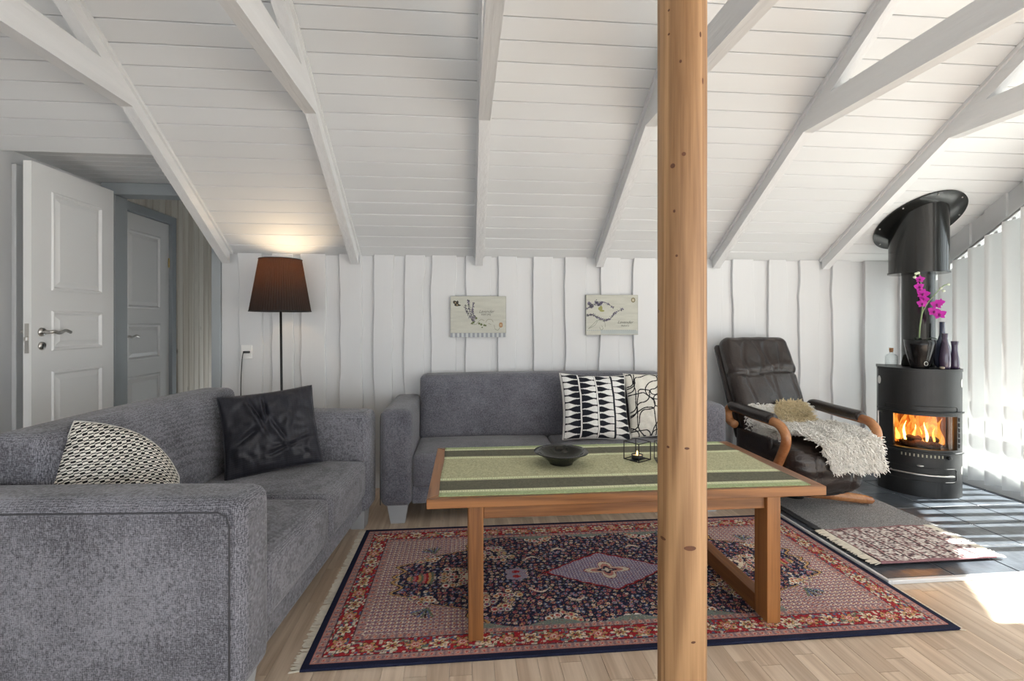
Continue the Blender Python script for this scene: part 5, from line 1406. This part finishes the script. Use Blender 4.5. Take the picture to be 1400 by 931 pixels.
def blossom(c, yaw, roll, size):
    Mx = Matrix.Translation(c) @ Matrix.Rotation(yaw, 4, 'Z') @ Matrix.Rotation(R(-8), 4, 'X') @ Matrix.Rotation(roll, 4, 'Y')
    bm = bmesh.new()
    for (a, ln, wd_) in ((90, 0.9, 1.0), (20, 0.95, 1.55), (160, 0.95, 1.55), (-48, 0.85, 1.0), (-132, 0.85, 1.0)):
        V = []
        for i in range(6):
            t = i/5; w = wd_*math.sin(math.pi*(0.08+0.90*t)**0.9)*0.5
            for j in range(5):
                q = (j/4-0.5)*2; px = t*ln; py = q*w*0.55
                x = px*math.cos(R(a))-py*math.sin(R(a)); z = px*math.sin(R(a))+py*math.cos(R(a)); y = -0.10*t + 0.14*q*q*w + (0.03 if a in (20, 160) else 0.06)
                V.append(bm.verts.new(Mx @ Vector((x*size, y*size, z*size))))
        for i in range(5):
            for j in range(4): bm.faces.new((V[i*5+j], V[i*5+j+1], V[(i+1)*5+j+1], V[(i+1)*5+j]))
    ob = bm_obj('blossom', bm, M['petal'], op, True)
    bm = bmesh.new(); bmesh.ops.create_icosphere(bm, subdivisions=2, radius=size*0.2)
    for v in bm.verts: v.co = Mx @ Vector((v.co.x*0.8, v.co.y-size*0.12, v.co.z*1.3-size*0.12))
    bm_obj('blossom_lip', bm, M['petal_dark'], ob, True)
for (x, y, z, yw, ro, s) in ((-0.045, -0.045, 0.585, -40, 5, 0.030), (-0.050, -0.045, 0.535, -20, -10, 0.036), (-0.022, -0.045, 0.490, -50, 15, 0.040), (-0.035, -0.050, 0.425, -30, 0, 0.034), (-0.012, -0.040, 0.455, -60, 20, 0.032),
                             (0.075, -0.045, 0.420, -40, 0, 0.038), (0.060, -0.040, 0.375, -25, 12, 0.042), (0.095, -0.045, 0.355, -50, -8, 0.042), (0.115, -0.03, 0.435, -70, 10, 0.030)):
    blossom((x, y, z), R(yw+8), R(ro), s)
for (x, y, z) in ((-0.078, -0.04, 0.598), (-0.064, -0.037, 0.622), (-0.045, -0.033, 0.628), (0.13, -0.022, 0.53), (0.15, -0.02, 0.512), (0.185, -0.02, 0.555)):
    bm = bmesh.new(); bmesh.ops.create_icosphere(bm, subdivisions=2, radius=0.009)
    for v in bm.verts: v.co = Vector((v.co.x*1.2+x, v.co.y+y, v.co.z*0.9+z))
    bm_obj('bud', bm, M['bud'], op, True)
for k, (dx, dy, ln) in enumerate(((-0.07, -0.05, 0.075), (0.07, -0.04, 0.08), (0.02, 0.06, 0.05))):
    V = []
    for i in range(9):
        t = i/8; w = 0.018*math.sin(math.pi*(0.1+0.88*t)); d = Vector((dx, dy, 0)).normalized(); sd_ = Vector((-d.y, d.x, 0))
        p = d*(0.01+ln*t) + Vector((0, 0, 0.157+0.045*math.sin(t*2.2))); V += [p - sd_*w, p + Vector((0, 0, -0.004)), p + sd_*w]
    Fc = [f for i in range(8) for f in ((3*i, 3*i+1, 3*i+4, 3*i+3), (3*i+1, 3*i+2, 3*i+5, 3*i+4))]
    mesh_obj('leaf', V, Fc, mat_basic('orchid leaf', s2l((44, 58, 40)), 0.4) if k == 0 else bpy.data.materials['orchid leaf'], op, True).modifiers.new('t', 'SOLIDIFY').thickness = 0.002
bt = empty('glass_bottle', stv_pt(-0.150, -0.010)); tag(bt, 'small clear glass bottle with a cork on the stove top', 'bottle')
lathe('flask', [(0.0, 0.001), (0.034, 0.001), (0.036, 0.006), (0.036, 0.072), (0.030, 0.082), (0.013, 0.090), (0.012, 0.108), (0.015, 0.110), (0.010, 0.110), (0.010, 0.090), (0.026, 0.080), (0.0325, 0.070), (0.0325, 0.006), (0.0, 0.005)], M['bottle_clear'], bt, 28)
lathe('cork', [(0.0, 0.098), (0.0095, 0.098), (0.012, 0.1105), (0.0125, 0.128), (0.0, 0.128)], M['cork'], bt, 18)
def vase(name, pt, prof, mat, label, neck):
    t = empty(name, pt); tag(t, label, 'vase', 'dark glass vases on the stove')
    lathe('body', prof, mat, t, 28); lathe('lip', neck, mat, t, 24)
h = 0.305
vase('glass_vase', stv_pt(0.128, 0.035), [(0.0, 0.0006), (0.030, 0.0006), (0.044, 0.03), (0.048, 0.085), (0.042, 0.14), (0.024, 0.19), (0.0165, 0.215), (0.0155, 0.235)], M['glass_blue'], 'tall blue smoked glass bottle vase behind two purple ones', [(0.0155, 0.235), (0.0155, h), (0.018, h+0.002), (0.012, h+0.002), (0.011, 0.22)])
vase('glass_vase', stv_pt(0.122, -0.062), [(0.0, 0.0006), (0.026, 0.0006), (0.030, 0.02), (0.031, 0.07), (0.026, 0.13), (0.017, 0.18), (0.014, 0.20)], M['glass_purple'], 'slim purple glass vase standing next to the orchid pot', [(0.014, 0.20), (0.0165, 0.232), (0.013, 0.232), (0.010, 0.20)])
vase('glass_vase', stv_pt(0.182, -0.008), [(0.0, 0.0006), (0.026, 0.0006), (0.027, 0.02), (0.023, 0.07), (0.016, 0.12), (0.016, 0.145)], M['glass_purple'], 'short purple flared vase at the stove edge by the blinds', [(0.016, 0.145), (0.021, 0.180), (0.018, 0.180), (0.013, 0.145)])
bm = bmesh.new(); bmesh.ops.create_icosphere(bm, subdivisions=2, radius=0.013)
for v in bm.verts: v.co = Vector((v.co.x*1.3, v.co.y, v.co.z*0.75+0.0102))
pb = bm_obj('pebble', bm, M['pebble'], None, True); pb.location = stv_pt(0.100, -0.105); tag(pb, 'small round pebble in front of the purple vase', 'pebble')
